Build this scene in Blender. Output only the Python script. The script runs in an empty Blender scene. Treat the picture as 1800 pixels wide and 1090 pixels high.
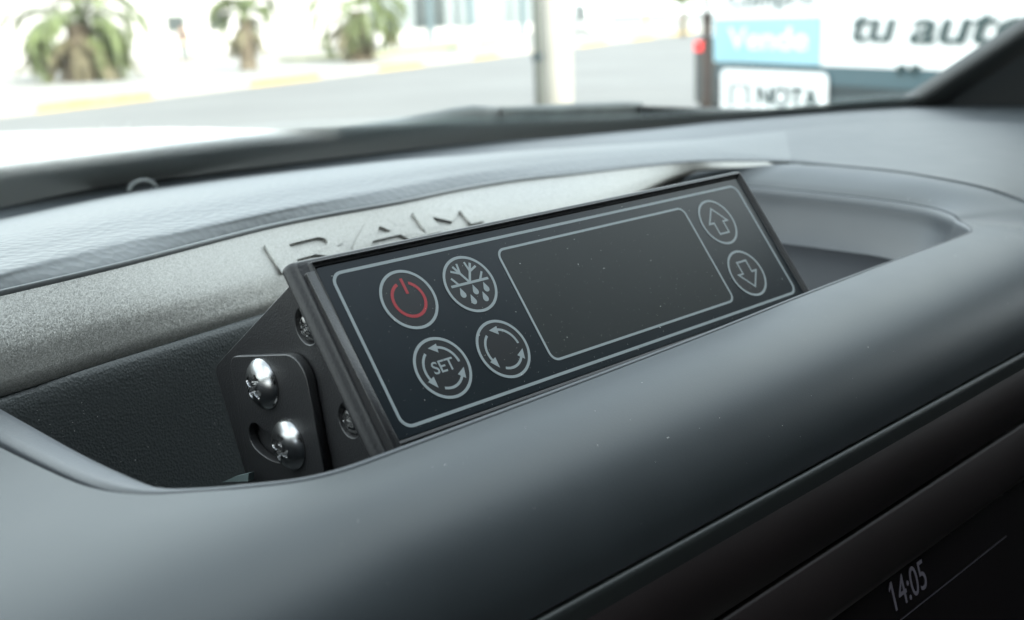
import bpy, bmesh, math, random
import numpy as np
from mathutils import Vector, Matrix, Euler
random.seed(7); rng = np.random.default_rng(7)
S = bpy.context.scene
C = S.collection

# ------------------------------------------------------------------ camera
# Car frame in millimetres: X to the car's right, Y forward, Z up; origin at the
# controller's upper left print corner, Z0 above the street.
Z0 = 1650.0
CAM = np.array([-130.99, -191.52, 50.22])
M = np.array([[0.71615649, -0.20217639, 0.66801541],
              [-0.69686675, -0.15408196, 0.70045377],
              [-0.03868609, -0.96715224, -0.2512368]])   # columns: image right, image down, view
F = 1980.58
def W(p):                       # mm in car frame -> metres in the world
    return Vector((p[0]/1000, p[1]/1000, (p[2]+Z0)/1000))
def ray(px, py): return M @ np.array([(px-900)/F, (py-545)/F, 1.0])
def D(px, py, z=None, y=None, x=None, plane=None):
    """point where the sight line through a photo pixel meets a given height / plane"""
    d = ray(px, py)
    if z is not None: s = (z-CAM[2])/d[2]
    elif y is not None: s = (y-CAM[1])/d[1]
    elif x is not None: s = (x-CAM[0])/d[0]
    else:
        n, p0 = plane
        s = np.dot(n, np.array(p0)-CAM)/np.dot(n, d)
    return CAM + s*d

cam = bpy.data.cameras.new("camera"); cam_o = bpy.data.objects.new("camera", cam); C.objects.link(cam_o)
R = Matrix(((M[0][0], -M[0][1], -M[0][2]), (M[1][0], -M[1][1], -M[1][2]), (M[2][0], -M[2][1], -M[2][2])))
cam_o.matrix_world = Matrix.Translation(W(CAM)) @ R.to_4x4()
cam.sensor_width = 36; cam.lens = 36*F/1800
cam.clip_start = 0.01; cam.clip_end = 2000
cam.dof.use_dof = True; cam.dof.focus_distance = 0.258; cam.dof.aperture_fstop = 17; cam.dof.aperture_blades = 0
S.camera = cam_o

# ------------------------------------------------------------------ light
SUN_EL, SUN_AZ = math.radians(27), math.radians(188)      # azimuth from +Y, clockwise: behind the car
world = bpy.data.worlds.new("World"); S.world = world; world.use_nodes = True
nt = world.node_tree
sky = nt.nodes.new("ShaderNodeTexSky"); sky.sky_type = 'NISHITA'; sky.sun_disc = False
sky.sun_elevation = SUN_EL; sky.sun_rotation = SUN_AZ
sky.air_density = 1.0; sky.dust_density = 2.5; sky.ozone_density = 1.0
# broken bright cloud over the blue
wtc = nt.nodes.new("ShaderNodeTexCoord"); wsp = nt.nodes.new("ShaderNodeSeparateXYZ"); nt.links.new(wtc.outputs['Generated'], wsp.inputs[0])
wz = nt.nodes.new("ShaderNodeMath"); wz.operation = 'ADD'; wz.inputs[1].default_value = .25; nt.links.new(wsp.outputs[2], wz.inputs[0])
wz2 = nt.nodes.new("ShaderNodeMath"); wz2.operation = 'MAXIMUM'; wz2.inputs[1].default_value = .1; nt.links.new(wz.outputs[0], wz2.inputs[0])
wdx = nt.nodes.new("ShaderNodeVectorMath"); wdx.operation = 'DIVIDE'; nt.links.new(wtc.outputs['Generated'], wdx.inputs[0])
wcb = nt.nodes.new("ShaderNodeCombineXYZ")
for i in range(3): nt.links.new(wz2.outputs[0], wcb.inputs[i])
nt.links.new(wcb.outputs[0], wdx.inputs[1])
wno = nt.nodes.new("ShaderNodeTexNoise"); wno.inputs['Scale'].default_value = 1.7; wno.inputs['Detail'].default_value = 6; wno.inputs['Roughness'].default_value = .55
nt.links.new(wdx.outputs[0], wno.inputs['Vector'])
wmr = nt.nodes.new("ShaderNodeMapRange"); wmr.inputs[1].default_value = .40; wmr.inputs[2].default_value = .58; wmr.inputs[3].default_value = .25; wmr.inputs[4].default_value = .95
nt.links.new(wno.outputs[0], wmr.inputs[0])
wmx = nt.nodes.new("ShaderNodeMixRGB"); wmx.inputs[2].default_value = (8.6, 9.3, 9.3, 1)
nt.links.new(wmr.outputs[0], wmx.inputs[0]); nt.links.new(sky.outputs[0], wmx.inputs[1])
nt.links.new(wmx.outputs[0], nt.nodes["Background"].inputs[0]); nt.nodes["Background"].inputs[1].default_value = 0.13
sd = bpy.data.lights.new("sun", 'SUN'); sd.energy = 2.2; sd.angle = math.radians(0.5); sd.color = (1, .95, .87)
so = bpy.data.objects.new("sun", sd); C.objects.link(so)
sv = Vector((math.sin(SUN_AZ)*math.cos(SUN_EL), math.cos(SUN_AZ)*math.cos(SUN_EL), math.sin(SUN_EL)))
so.rotation_euler = sv.to_track_quat('Z', 'Y').to_euler(); so.location = (0, 0, 30)
S.view_settings.view_transform = 'Standard'; S.view_settings.look = 'None'
S.view_settings.exposure = 2.4; S.view_settings.gamma = 1
S.render.engine = 'CYCLES'
S.cycles.max_bounces = 10; S.cycles.transparent_max_bounces = 16; S.cycles.sample_clamp_indirect = 8

# ------------------------------------------------------------------ materials
MATS = {}
def mat(name, col, rough=.5, metal=0, spec=.5, bump=None, var=None, coat=0, sheen=0, emit=None, flake=None):
    """bump=(kind, scale per metre, strength, distance mm); var=(scale, amount)"""
    m = bpy.data.materials.new(name); m.use_nodes = True; MATS[name] = m
    t = m.node_tree; b = t.nodes["Principled BSDF"]; L = t.links.new
    b.inputs['Base Color'].default_value = (*col, 1); b.inputs['Roughness'].default_value = rough
    b.inputs['Metallic'].default_value = metal; b.inputs['Specular IOR Level'].default_value = spec
    b.inputs['Coat Weight'].default_value = coat; b.inputs['Coat Roughness'].default_value = .05
    tc = t.nodes.new('ShaderNodeTexCoord')
    if var:
        n = t.nodes.new('ShaderNodeTexNoise'); n.inputs['Scale'].default_value = var[0]; n.inputs['Detail'].default_value = 5
        L(tc.outputs['Object'], n.inputs['Vector'])
        mr = t.nodes.new('ShaderNodeMapRange'); mr.inputs[3].default_value = 1-var[1]; mr.inputs[4].default_value = 1+var[1]
        mr.inputs[1].default_value = .3; mr.inputs[2].default_value = .7
        L(n.outputs[0], mr.inputs[0])
        mx = t.nodes.new('ShaderNodeVectorMath'); mx.operation = 'SCALE'; mx.inputs[0].default_value = col
        L(mr.outputs[0], mx.inputs['Scale']); L(mx.outputs[0], b.inputs['Base Color'])
        r2 = t.nodes.new('ShaderNodeMapRange'); r2.inputs[1].default_value = .3; r2.inputs[2].default_value = .7
        r2.inputs[3].default_value = max(0, rough-.015); r2.inputs[4].default_value = rough+.015
        L(n.outputs[0], r2.inputs[0]); L(r2.outputs[0], b.inputs['Roughness'])
    if bump:
        bs = bump if isinstance(bump, list) else [bump]
        prev = None
        for kind, sc, st, dist in bs:
            if kind == 'noise':
                n = t.nodes.new('ShaderNodeTexNoise'); n.inputs['Scale'].default_value = sc; n.inputs['Detail'].default_value = 3
                o = n.outputs[0]
            else:
                n = t.nodes.new('ShaderNodeTexVoronoi'); n.inputs['Scale'].default_value = sc
                if kind == 'leather': n.feature = 'SMOOTH_F1'; n.inputs['Smoothness'].default_value = .35
                o = n.outputs['Distance']
            L(tc.outputs['Object'], n.inputs['Vector'])
            bp = t.nodes.new('ShaderNodeBump'); bp.inputs['Strength'].default_value = st; bp.inputs['Distance'].default_value = dist/1000
            L(o, bp.inputs['Height'])
            if prev: L(prev.outputs[0], bp.inputs['Normal'])
            prev = bp
        L(prev.outputs[0], b.inputs['Normal'])
    if flake:                                   # metal flakes: every small cell tilts its own way and has its own tone
        v = t.nodes.new('ShaderNodeTexVoronoi'); v.inputs['Scale'].default_value = flake[0]
        L(tc.outputs['Object'], v.inputs['Vector'])
        sb = t.nodes.new('ShaderNodeVectorMath'); sb.operation = 'SUBTRACT'; sb.inputs[1].default_value = (.5, .5, .5)
        L(v.outputs['Color'], sb.inputs[0])
        sc = t.nodes.new('ShaderNodeVectorMath'); sc.operation = 'SCALE'; sc.inputs['Scale'].default_value = flake[1]
        L(sb.outputs[0], sc.inputs[0])
        g = t.nodes.new('ShaderNodeNewGeometry')
        ad = t.nodes.new('ShaderNodeVectorMath'); L(g.outputs['Normal'], ad.inputs[0]); L(sc.outputs[0], ad.inputs[1])
        nm = t.nodes.new('ShaderNodeVectorMath'); nm.operation = 'NORMALIZE'; L(ad.outputs[0], nm.inputs[0])
        L(nm.outputs[0], b.inputs['Normal'])
        sx = t.nodes.new('ShaderNodeSeparateColor'); L(v.outputs['Color'], sx.inputs[0])
        mr = t.nodes.new('ShaderNodeMapRange'); mr.inputs[3].default_value = .86; mr.inputs[4].default_value = 1.16
        L(sx.outputs[0], mr.inputs[0])
        mx = t.nodes.new('ShaderNodeVectorMath'); mx.operation = 'SCALE'; mx.inputs[0].default_value = col
        L(mr.outputs[0], mx.inputs['Scale']); L(mx.outputs[0], b.inputs['Base Color'])
    if emit: b.inputs['Emission Color'].default_value = (*emit[0], 1); b.inputs['Emission Strength'].default_value = emit[1]
    return m
soft = mat('satin_dash_plastic', (.032, .038, .042), .47, spec=.40, bump=[('noise', 2400, .32, .07)], var=(60, .05))
leather = mat('grained_dash_skin', (.085, .093, .096), .52, spec=.4, bump=[('leather', 380, .8, .4), ('noise', 3500, .12, .06)])
rimm = mat('grained_rim_plastic', (.05, .056, .063), .47, bump=[('voronoi', 1900, .35, .12)])
traym = mat('coarse_black_tray_plastic', (.022, .026, .026), .5, bump=[('voronoi', 1500, .5, .2), ('noise', 5000, .2, .08)])
silver = mat('silver_flake_paint', (.25, .248, .23), .40, metal=.5, flake=(4200, .24))
piano = mat('dark_console_plastic', (.012, .0088, .009), .5, spec=.15, var=(25, .15))
darkzone = mat('dark_zone', (.008, .009, .011), .7, spec=.12)
screenglass = mat('display_glass', (.006, .0048, .0052), .2, spec=.2, var=(14, .3))
digit = mat('lit_digits', (.02, .02, .025), .4, emit=((.55, .55, .68), .010))
frame_m = mat('moulded_black_frame', (.012, .012, .013), .50, spec=.38, bump=[('voronoi', 1900, .35, .12)])
membrane = mat('membrane_film', (.006, .010, .013), .30, spec=.25, var=(30, .12))
window_m = mat('smoked_window', (.010, .013, .013), .38, spec=.25, var=(60, .10))
btn_m = mat('button_film', (.006, .007, .008), .36, spec=.35)
print_m = mat('grey_print', (.20, .23, .235), .5)
red_m = mat('red_print', (.24, .003, .008), .45)
plate_m = mat('powder_coated_steel', (.013, .013, .014), .42, bump=[('voronoi', 2300, .45, .12)])
edge_m = mat('worn_plate_edge', (.05, .05, .05), .45, bump=('noise', 3000, .3, .1))
steel = mat('polished_screw_steel', (.30, .30, .30), .26, metal=1, bump=[('noise', 1500, .12, .05)])
rubber = mat('black_rubber', (.02, .022, .022), .6)
wiperm = mat('weathered_wiper_plastic', (.09, .10, .098), .55, var=(40, .2))
pillarm = mat('pillar_trim_fabric', (.05, .055, .058), .85, bump=('noise', 1500, .2, .2))
liner = mat('roof_liner_fabric', (.02, .02, .021), .9)
whitecar = mat('white_car_paint', (.62, .62, .62), .25, coat=.6)
dustm = mat('dust', (.6, .6, .57), .9)
asphalt = mat('asphalt', (.105, .108, .105), .9, bump=('noise', 60, .3, 4), var=(.25, .12))
paving = mat('pale_paving', (.21, .21, .195), .9, var=(.4, .12))
kerbm = mat('kerb_concrete', (.30, .29, .26), .9, var=(2, .1))
yellowm = mat('yellow_kerb_paint', (.42, .31, .11), .7, var=(3, .2))
wallm = mat('white_render', (.44, .44, .43), .9, var=(.5, .04))
bluewall = mat('pale_blue_render', (.19, .22, .225), .8, var=(.6, .05))
bluecol = mat('blue_grey_paint', (.10, .14, .155), .6)
winglass = mat('street_window_glass', (.035, .045, .045), .4)
barkm = mat('palm_fibre', (.10, .085, .06), .95, bump=('noise', 12, .6, 40), var=(6, .4))
leafm = mat('palm_leaf', (.105, .135, .055), .55, var=(3, .35))
deadleaf = mat('dry_palm_leaf', (.13, .12, .075), .8, var=(3, .3))
hedge_m = mat('dry_verge', (.20, .20, .12), .95, var=(4, .3))
teal = mat('teal_board_paint', (.045, .085, .10), .5)
tealdark = mat('dark_slate', (.02, .032, .036), .5)
lblue = mat('light_blue_print', (.26, .46, .53), .5)
whiteb = mat('white_board', (.75, .76, .75), .5)
letterm = mat('dark_green_lettering', (.02, .045, .045), .5)
paleletter = mat('white_lettering', (.70, .78, .79), .5)
rust = mat('rusty_post', (.05, .035, .028), .85, var=(6, .3))
creampole = mat('cream_pole_paint', (.40, .39, .35), .7, var=(3, .08))
greypole = mat('grey_pole_paint', (.14, .15, .135), .7, var=(3, .1))
tyre = mat('tyre', (.03, .032, .032), .8)
darkcar = mat('dark_car_paint', (.04, .045, .045), .3, coat=.5)
redlamp = mat('red_tail_lamp', (.7, .03, .03), .3, emit=((1, .05, .05), .1))
skinm = mat('skin', (.40, .25, .18), .6); shirt = mat('dark_teal_shirt', (.010, .022, .026), .9)
jeans = mat('pale_jeans', (.05, .07, .075), .9); hairm = mat('dark_hair', (.03, .02, .015), .7)
orange = mat('orange_paint', (.7, .33, .1), .6); greenl = mat('tree_leaf', (.07, .12, .03), .7)
seatm = mat('dark_seat_cloth', (.02, .02, .021), .9)

# windscreen: thin clear pane, faintly green, mirror-like towards grazing angles
gl = bpy.data.materials.new('windscreen_glass'); gl.use_nodes = True
t = gl.node_tree; t.nodes.remove(t.nodes['Principled BSDF'])
tr = t.nodes.new('ShaderNodeBsdfTransparent'); tr.inputs[0].default_value = (.93, .96, .94, 1)
gs = t.nodes.new('ShaderNodeBsdfGlossy'); gs.inputs['Roughness'].default_value = .02
lw = t.nodes.new('ShaderNodeFresnel'); lw.inputs[0].default_value = 1.45
geo = t.nodes.new('ShaderNodeNewGeometry')
inv = t.nodes.new('ShaderNodeVectorMath'); inv.operation = 'MULTIPLY'
ml = t.nodes.new('ShaderNodeLayerWeight'); ml.inputs[0].default_value = .5
pw = t.nodes.new('ShaderNodeMath'); pw.operation = 'POWER'; pw.inputs[1].default_value = 5
t.links.new(ml.outputs['Facing'], pw.inputs[0])
mr = t.nodes.new('ShaderNodeMapRange'); mr.inputs[3].default_value = .05; mr.inputs[4].default_value = .9
t.links.new(pw.outputs[0], mr.inputs[0])
mxs = t.nodes.new('ShaderNodeMixShader'); t.links.new(mr.outputs[0], mxs.inputs[0])
t.links.new(tr.outputs[0], mxs.inputs[1]); t.links.new(gs.outputs[0], mxs.inputs[2])
t.links.new(mxs.outputs[0], t.nodes['Material Output'].inputs[0])
for n in (lw, geo, inv): t.nodes.remove(n)
# ceramic band: base lightened to grey for the glass reflection; breaks up into printed dots towards its upper edge
fr = bpy.data.materials.new('dotted_lightened_ceramic'); fr.use_nodes = True
t = fr.node_tree; b = t.nodes['Principled BSDF']; b.inputs['Base Color'].default_value = (.27, .31, .31, 1); b.inputs['Roughness'].default_value = .6
uv = t.nodes.new('ShaderNodeUVMap'); sp = t.nodes.new('ShaderNodeSeparateXYZ'); t.links.new(uv.outputs[0], sp.inputs[0])
mp = t.nodes.new('ShaderNodeVectorMath'); mp.operation = 'MULTIPLY'; mp.inputs[1].default_value = (1100, 44, 1)
t.links.new(uv.outputs[0], mp.inputs[0])
rot = t.nodes.new('ShaderNodeVectorRotate'); rot.rotation_type = 'Z_AXIS'; rot.inputs['Angle'].default_value = math.radians(45)
t.links.new(mp.outputs[0], rot.inputs[0])
fc = t.nodes.new('ShaderNodeVectorMath'); fc.operation = 'FRACTION'; t.links.new(rot.outputs[0], fc.inputs[0])
s2 = t.nodes.new('ShaderNodeVectorMath'); s2.operation = 'SUBTRACT'; s2.inputs[1].default_value = (.5, .5, 0); t.links.new(fc.outputs[0], s2.inputs[0])
sx2 = t.nodes.new('ShaderNodeSeparateXYZ'); t.links.new(s2.outputs[0], sx2.inputs[0])
cb = t.nodes.new('ShaderNodeCombineXYZ'); t.links.new(sx2.outputs[0], cb.inputs[0]); t.links.new(sx2.outputs[1], cb.inputs[1])
ln = t.nodes.new('ShaderNodeVectorMath'); ln.operation = 'LENGTH'; t.links.new(cb.outputs[0], ln.inputs[0])
th = t.nodes.new('ShaderNodeMapRange'); th.inputs[1].default_value = .60; th.inputs[2].default_value = 1.0; th.inputs[3].default_value = .685; th.inputs[4].default_value = .40
t.links.new(sp.outputs[1], th.inputs[0])
ls = t.nodes.new('ShaderNodeMath'); ls.operation = 'LESS_THAN'; t.links.new(ln.outputs['Value'], ls.inputs[0]); t.links.new(th.outputs[0], ls.inputs[1])
t.links.new(ls.outputs[0], b.inputs['Alpha'])

# ------------------------------------------------------------------ builders
def link(name, me, m=None, parent=None, smooth=False, **props):
    o = bpy.data.objects.new(name, me); C.objects.link(o)
    if m is not None and me is not None:
        for mm in (m if isinstance(m, (list, tuple)) else [m]): me.materials.append(mm)
    if smooth and me is not None:
        for p in me.polygons: p.use_smooth = True
    if parent is not None:
        o.parent = parent
    for k, v in props.items(): o[k] = v
    return o
def thing(name, label, cat, loc=(0, 0, 0), group=None, rot=None, mtx=None):
    o = bpy.data.objects.new(name, None); C.objects.link(o); o.empty_display_size = .02
    if mtx is not None: o.matrix_world = mtx
    else:
        o.location = loc
        if rot is not None: o.rotation_euler = rot
    o['label'] = label; o['category'] = cat
    if group: o['group'] = group
    return o
def cr(P, n, closed=False):
    """Catmull-Rom resample of a (k,3) array, n steps per span"""
    P = np.asarray(P, float); k = len(P)
    if closed: Q = np.vstack([P[-1], P, P[0], P[1]]); spans = k
    else: Q = np.vstack([2*P[0]-P[1], P, 2*P[-1]-P[-2]]); spans = k-1
    out = []
    for i in range(spans):
        a, b_, c, d = Q[i:i+4]
        for j in range(n):
            u = j/n
            out.append(.5*((2*b_)+(-a+c)*u+(2*a-5*b_+4*c-d)*u*u+(-a+3*b_-3*c+d)*u**3))
    if not closed: out.append(P[-1])
    return np.array(out)
def grid_resample(G, nr, nc):
    """G: rows x cols x 3 control net"""
    G = np.asarray(G, float)
    rows = np.array([cr(G[i], nc) for i in range(G.shape[0])])
    return np.array([cr(rows[:, j], nr) for j in range(rows.shape[1])]).transpose(1, 0, 2)
def grid_mesh(name, G, flip=False, org=(0, 0, 0), closed_cols=False):
    G = np.asarray(G); r, c = G.shape[:2]
    o = np.array(org)
    V = [tuple(W(p)-Vector(o)) for p in G.reshape(-1, 3)]
    Fs = []; UV = []
    cc = c if closed_cols else c-1
    for i in range(r-1):
        for j in range(cc):
            a, b_, d, e = i*c+j, i*c+(j+1) % c, (i+1)*c+(j+1) % c, (i+1)*c+j
            q = (a, b_, d, e); u = ((j/cc, i/(r-1)), ((j+1)/cc, i/(r-1)), ((j+1)/cc, (i+1)/(r-1)), (j/cc, (i+1)/(r-1)))
            if flip: q = q[::-1]; u = u[::-1]
            Fs.append(q); UV += u
    me = bpy.data.meshes.new(name); me.from_pydata(V, [], Fs)
    uvl = me.uv_layers.new(name='UVMap')
    for i, w in enumerate(UV): uvl.data[i].uv = w
    return me
def surf(name, G, m, parent, nr=4, nc=4, flip=False, resample=True, thick=None, org=None, **props):
    if resample: G = grid_resample(G, nr, nc)
    org = parent.location if (org is None and parent is not None) else (org or (0, 0, 0))
    me = grid_mesh(name, G, flip, org)
    o = link(name, me, m, parent, smooth=True, **props)
    if thick:
        md = o.modifiers.new('thickness', 'SOLIDIFY'); md.thickness = thick/1000; md.offset = -1
    return o
def bm_obj(name, bm, m, parent=None, smooth=False, **props):
    me = bpy.data.meshes.new(name); bm.normal_update(); bm.to_mesh(me); bm.free()
    return link(name, me, m, parent, smooth, **props)
def add_box(bm, x0, x1, y0, y1, z0, z1, mtx=None, bev=0):
    vs = [Vector((x, y, z)) for x in (x0, x1) for y in (y0, y1) for z in (z0, z1)]
    if mtx is not None: vs = [mtx @ v for v in vs]
    v = [bm.verts.new(p) for p in vs]
    fs = [bm.faces.new([v[i] for i in q]) for q in ((0, 1, 3, 2), (4, 6, 7, 5), (0, 4, 5, 1), (2, 3, 7, 6), (0, 2, 6, 4), (1, 5, 7, 3))]
    if bev:
        es = list({e for f in fs for e in f.edges})
        bmesh.ops.bevel(bm, geom=es, offset=bev, segments=2, affect='EDGES', profile=.5)
def box(name, m, parent, *a, mtx=None, bev=0, **props):
    bm = bmesh.new(); add_box(bm, *a, mtx=mtx, bev=bev)
    return bm_obj(name, bm, m, parent, **props)
def sweep(bm, pts, radii, seg=10, cap=True):
    pts = [Vector(p) for p in pts]; rings = []
    for i, p in enumerate(pts):
        d = (pts[min(i+1, len(pts)-1)]-pts[max(i-1, 0)]).normalized()
        a = d.orthogonal().normalized() if i == 0 else (rings_x - d*rings_x.dot(d)).normalized()
        rings_x = a; b_ = d.cross(a)
        r = radii[i] if hasattr(radii, '__len__') else radii
        rings.append([bm.verts.new(p+(a*math.cos(2*math.pi*k/seg)+b_*math.sin(2*math.pi*k/seg))*r) for k in range(seg)])
    for i in range(len(rings)-1):
        for k in range(seg):
            bm.faces.new((rings[i][k], rings[i][(k+1) % seg], rings[i+1][(k+1) % seg], rings[i+1][k]))
    if cap: bm.faces.new(rings[0][::-1]); bm.faces.new(rings[-1])
def flat(name, loops, m, parent, z=0.0, ext=.00002, mtx=None, **props):
    """filled flat outline(s) in local mm (holes allowed), extruded a hair"""
    cu = bpy.data.curves.new(name, 'CURVE'); cu.dimensions = '2D'; cu.fill_mode = 'BOTH'; cu.extrude = ext
    for lp in loops:
        s = cu.splines.new('POLY'); s.points.add(len(lp)-1); s.use_cyclic_u = True
        for q, (x, y) in zip(s.points, lp): q.co = (x/1000, y/1000, 0, 1)
    return curve_to_obj(name, cu, m, parent, z, mtx, **props)
def curve_to_obj(name, cu, m, parent, z=0.0, mtx=None, **props):
    tmp = bpy.data.objects.new(name+'_c', cu); C.objects.link(tmp)
    bpy.context.view_layer.update()
    me = bpy.data.meshes.new_from_object(tmp.evaluated_get(bpy.context.evaluated_depsgraph_get()))
    bpy.data.objects.remove(tmp); bpy.data.curves.remove(cu)
    me.materials.clear()
    mt = Matrix.Translation((0, 0, z/1000))
    if mtx is not None: mt = mtx @ mt
    me.transform(mt)
    return link(name, me, m, parent, **props)
def text(name, body, size, m, parent, mtx, ext=.00002, shear=0, sx=1, bold=0, **props):
    cu = bpy.data.curves.new(name, 'FONT'); cu.body = body; cu.size = size; cu.extrude = ext; cu.shear = shear
    cu.align_x = 'CENTER'; cu.align_y = 'CENTER'; cu.offset = bold
    return curve_to_obj(name, cu, m, parent, 0, mtx @ Matrix.Diagonal((sx, 1, 1, 1)), **props)
def circ(r, n=64, cx=0, cy=0): return [(cx+r*math.cos(2*math.pi*i/n), cy+r*math.sin(2*math.pi*i/n)) for i in range(n)]
def rrect(x0, y0, x1, y1, r, n=8):
    out = []
    for cx, cy, a0 in ((x1-r, y1-r, 0), (x0+r, y1-r, 90), (x0+r, y0+r, 180), (x1-r, y0+r, 270)):
        for i in range(n+1):
            a = math.radians(a0+90*i/n); out.append((cx+r*math.cos(a), cy+r*math.sin(a)))
    return out
def stroke(p, q, w):
    (x0, y0), (x1, y1) = p, q; l = math.hypot(x1-x0, y1-y0); nx, ny = -(y1-y0)/l*w/2, (x1-x0)/l*w/2
    return [(x0+nx, y0+ny), (x1+nx, y1+ny), (x1-nx, y1-ny), (x0-nx, y0-ny)]
def arc(r, a0, a1, w, n=24):
    A = [math.radians(a0+(a1-a0)*i/n) for i in range(n+1)]
    return [((r+w/2)*math.cos(a), (r+w/2)*math.sin(a)) for a in A]+[((r-w/2)*math.cos(a), (r-w/2)*math.sin(a)) for a in A[::-1]]

# ================================================================== THE CAR
car = thing('car_body', 'white car body around the dashboard: bonnet, windscreen, dark right pillar and roof', 'car', loc=W((110, 0, -1650)))

# ------------------------------------------------------------------ dashboard surfaces
dash = thing('dashboard', 'grey car dashboard with an open tray, silver grained trim and a rounded front lip', 'dashboard', loc=W((110, 40, -60)))
def prof(*a): return np.array(a, float)
# inner edge of the tray opening (A) and outer edge of its rim (B)
stn = []   # A, B, p1..p4
def left_st(ya, yb, bx=-64, az=-26):
    return [(-52, ya, az), (bx, yb, -24.6), (bx-8, yb-1, -25.2), (bx-28, yb-2, -27.5), (bx-70, yb-3, -36), (bx-130, yb-4, -58)]
stn.append(left_st(110, 110)); stn.append(left_st(84, 82)); stn.append(left_st(51, 50)); stn.append(left_st(31, 25, -63.5)); stn.append(left_st(11, 2, -62))
stn.append([(-51.3, -5, -26), (-60, -11, -24.8), (-68, -13, -25.3), (-85, -20, -28), (-112, -34, -36), (-150, -52, -50)])
stn.append([(-50, -17.5, -26), (-55.5, -20, -25), (-62, -25, -25.5), (-72, -36, -28.5), (-88, -52, -37), (-110, -66, -50)])
stn.append([(-46, -24, -25.8), (-47.5, -27, -25.1), (-51, -34, -26), (-56, -46, -29.5), (-63, -58, -38), (-72, -66, -50)])
def front_st(x, ya, yb, dx=0, bz=-25.3):
    return [(x, ya, -25.6), (x, yb, bz), (x+dx*.25, yb-(yb+66)*.25, bz-.8), (x+dx*.5, -53.5, -30), (x+dx*.75, -61.5, -38.5), (x+dx, -66, -50)]
stn.append(front_st(-40, -29, -32.2, -8)); stn.append(front_st(-33.5, -33.2, -36)); stn.append(front_st(-26, -35.2, -37.9))
for x, ya, yb in ((-14, -35.4, -38), (9, -35, -37.6), (30, -34.6, -37.2), (46, -34.4, -36.8), (79, -33.6, -35.8), (105, -32.4, -34.6), (123, -31.6, -33.6), (149, -30.8, -32.6), (177, -30.3, -31.6), (198, -30.3, -31.2), (218, -30.2, -31.1)):
    stn.append(front_st(x, ya, yb))
stn.append(front_st(230, -29.8, -30.8, 9)); stn.append(front_st(239, -28.6, -29.6, 24))
def to_pt(a, b_, p4, zs):
    a, b_, p4 = map(np.array, (a, b_, p4)); r = [tuple(a), tuple(b_)]
    for f, z in zip((.25, .5, .75), zs): q = b_+(p4-b_)*f; r.append((q[0], q[1], z))
    return r+[tuple(p4)]
stn.append(to_pt((246, -23, -25.5), (247, -24, -25), tuple(D(1940, 430, z=-35)), (-25, -26, -31)))
stn.append(to_pt((250.5, -18.5, -25.5), (252, -19.3, -24.9), tuple(D(1850, 376, z=-25.5)), (-22.5, -20.5, -19)))
SZ = -17.0
for (ax, ay), sp_ in (((254, -15), (1800, 355)), ((264, -2), (1735, 332)), ((270, 17), (1645, 313.5)), ((273, 38), (1545, 299.5)), ((274, 60), (1470, 292.5)), ((274.5, 78), (1420, 290)), ((272, 90), (1394, 288)), ((264, 97), (1330, 292)), ((245, 99.5), (1225, 303))):
    p4 = D(sp_[0], sp_[1], z={1800: -22, 1735: -18.6}.get(sp_[0], SZ))
    stn.append(to_pt((ax, ay, -25.5), (ax+(2.2 if ay < 95 else .5), ay+(0 if ay < 85 else 1.6), -23.6), tuple(p4), (-20.2, -18, -17.2)))
def smooth_station(s, k):
    s = [np.array(v, float) for v in s]; A0, B0, P4 = s[0], s[1], s[5]; out = [A0, B0]
    drop_ = B0[2]-P4[2]; roll = min(1, max(0, (drop_-2)/20))
    for i in range(1, 9):
        u = i/8; t_ = u*math.pi/2
        g = roll*math.sin(t_)+(1-roll)*u
        if drop_ > 2: h = roll*(1-math.cos(t_))**1.15+(1-roll)*u
        else: h = u if P4[2] < -20 else math.sin(t_)**.8
        out.append(np.array([*(B0[:2]+(P4[:2]-B0[:2])*g), B0[2]+(P4[2]-B0[2])*h]))
    return out
stn = np.array([smooth_station(s, i) for i, s in enumerate(stn)])      # stations x 10 x 3
A = stn[:, 0]; B = stn[:, 1]
Bf = cr(B, 5); Af = cr(A, 5)
surf('front_bolster', stn[:, 1:].transpose(1, 0, 2), soft, dash, 4, 5, flip=True)
# rim insert: rounded strip between the opening and the bolster, with a fine gap beside it
rimrows = []
for f, dz in ((-.02, -9), (0, -1.6), (.08, -.4), (.3, .25), (.6, .3), (.76, .1), (.80, -1.2), (.80, -3)):
    rimrows.append(Af+(Bf-Af)*f+np.array([0, 0, dz]))
surf('rim_insert', np.array(rimrows), rimm, dash, resample=False, flip=True)
# bolster edge turns down into the gap
edge = np.array([Bf, Bf+(Af-Bf)*.03+np.array([0, 0, -.35]), Bf+(Af-Bf)*.05+np.array([0, 0, -3.0])])
surf('bolster_edge', edge, soft, dash, resample=False)
# back edge of the tray (under the silver trim)
backA = np.array([(-52, 56, -27), tuple(D(0, 700, z=-27.5)), tuple(D(105, 664, z=-27)), tuple(D(250, 621, z=-27)), tuple(D(444, 563, z=-27)), (75, 82, -27), (130, 90, -27), (180, 94, -26.5), (220, 98, -26), (250, 99.5, -25.8)])
backA[0] = backA[1]+(backA[1]-backA[2])
bf = cr(backA, 6)
n_ = len(bf)
def off(P, dy, dz): return P+np.array([0, dy, dz])
wallrows = [off(bf, 4, 2.5), off(bf, 1.5, .6), off(bf, .2, .8), off(bf, -1.2, .3), off(bf, -2.0, -1.2), off(bf, -2.8, -4), off(bf, -4, -14), off(bf, -9, -40), off(bf, -12, -62)]
surf('tray_back_wall', np.array(wallrows), traym, dash, resample=False)
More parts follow.
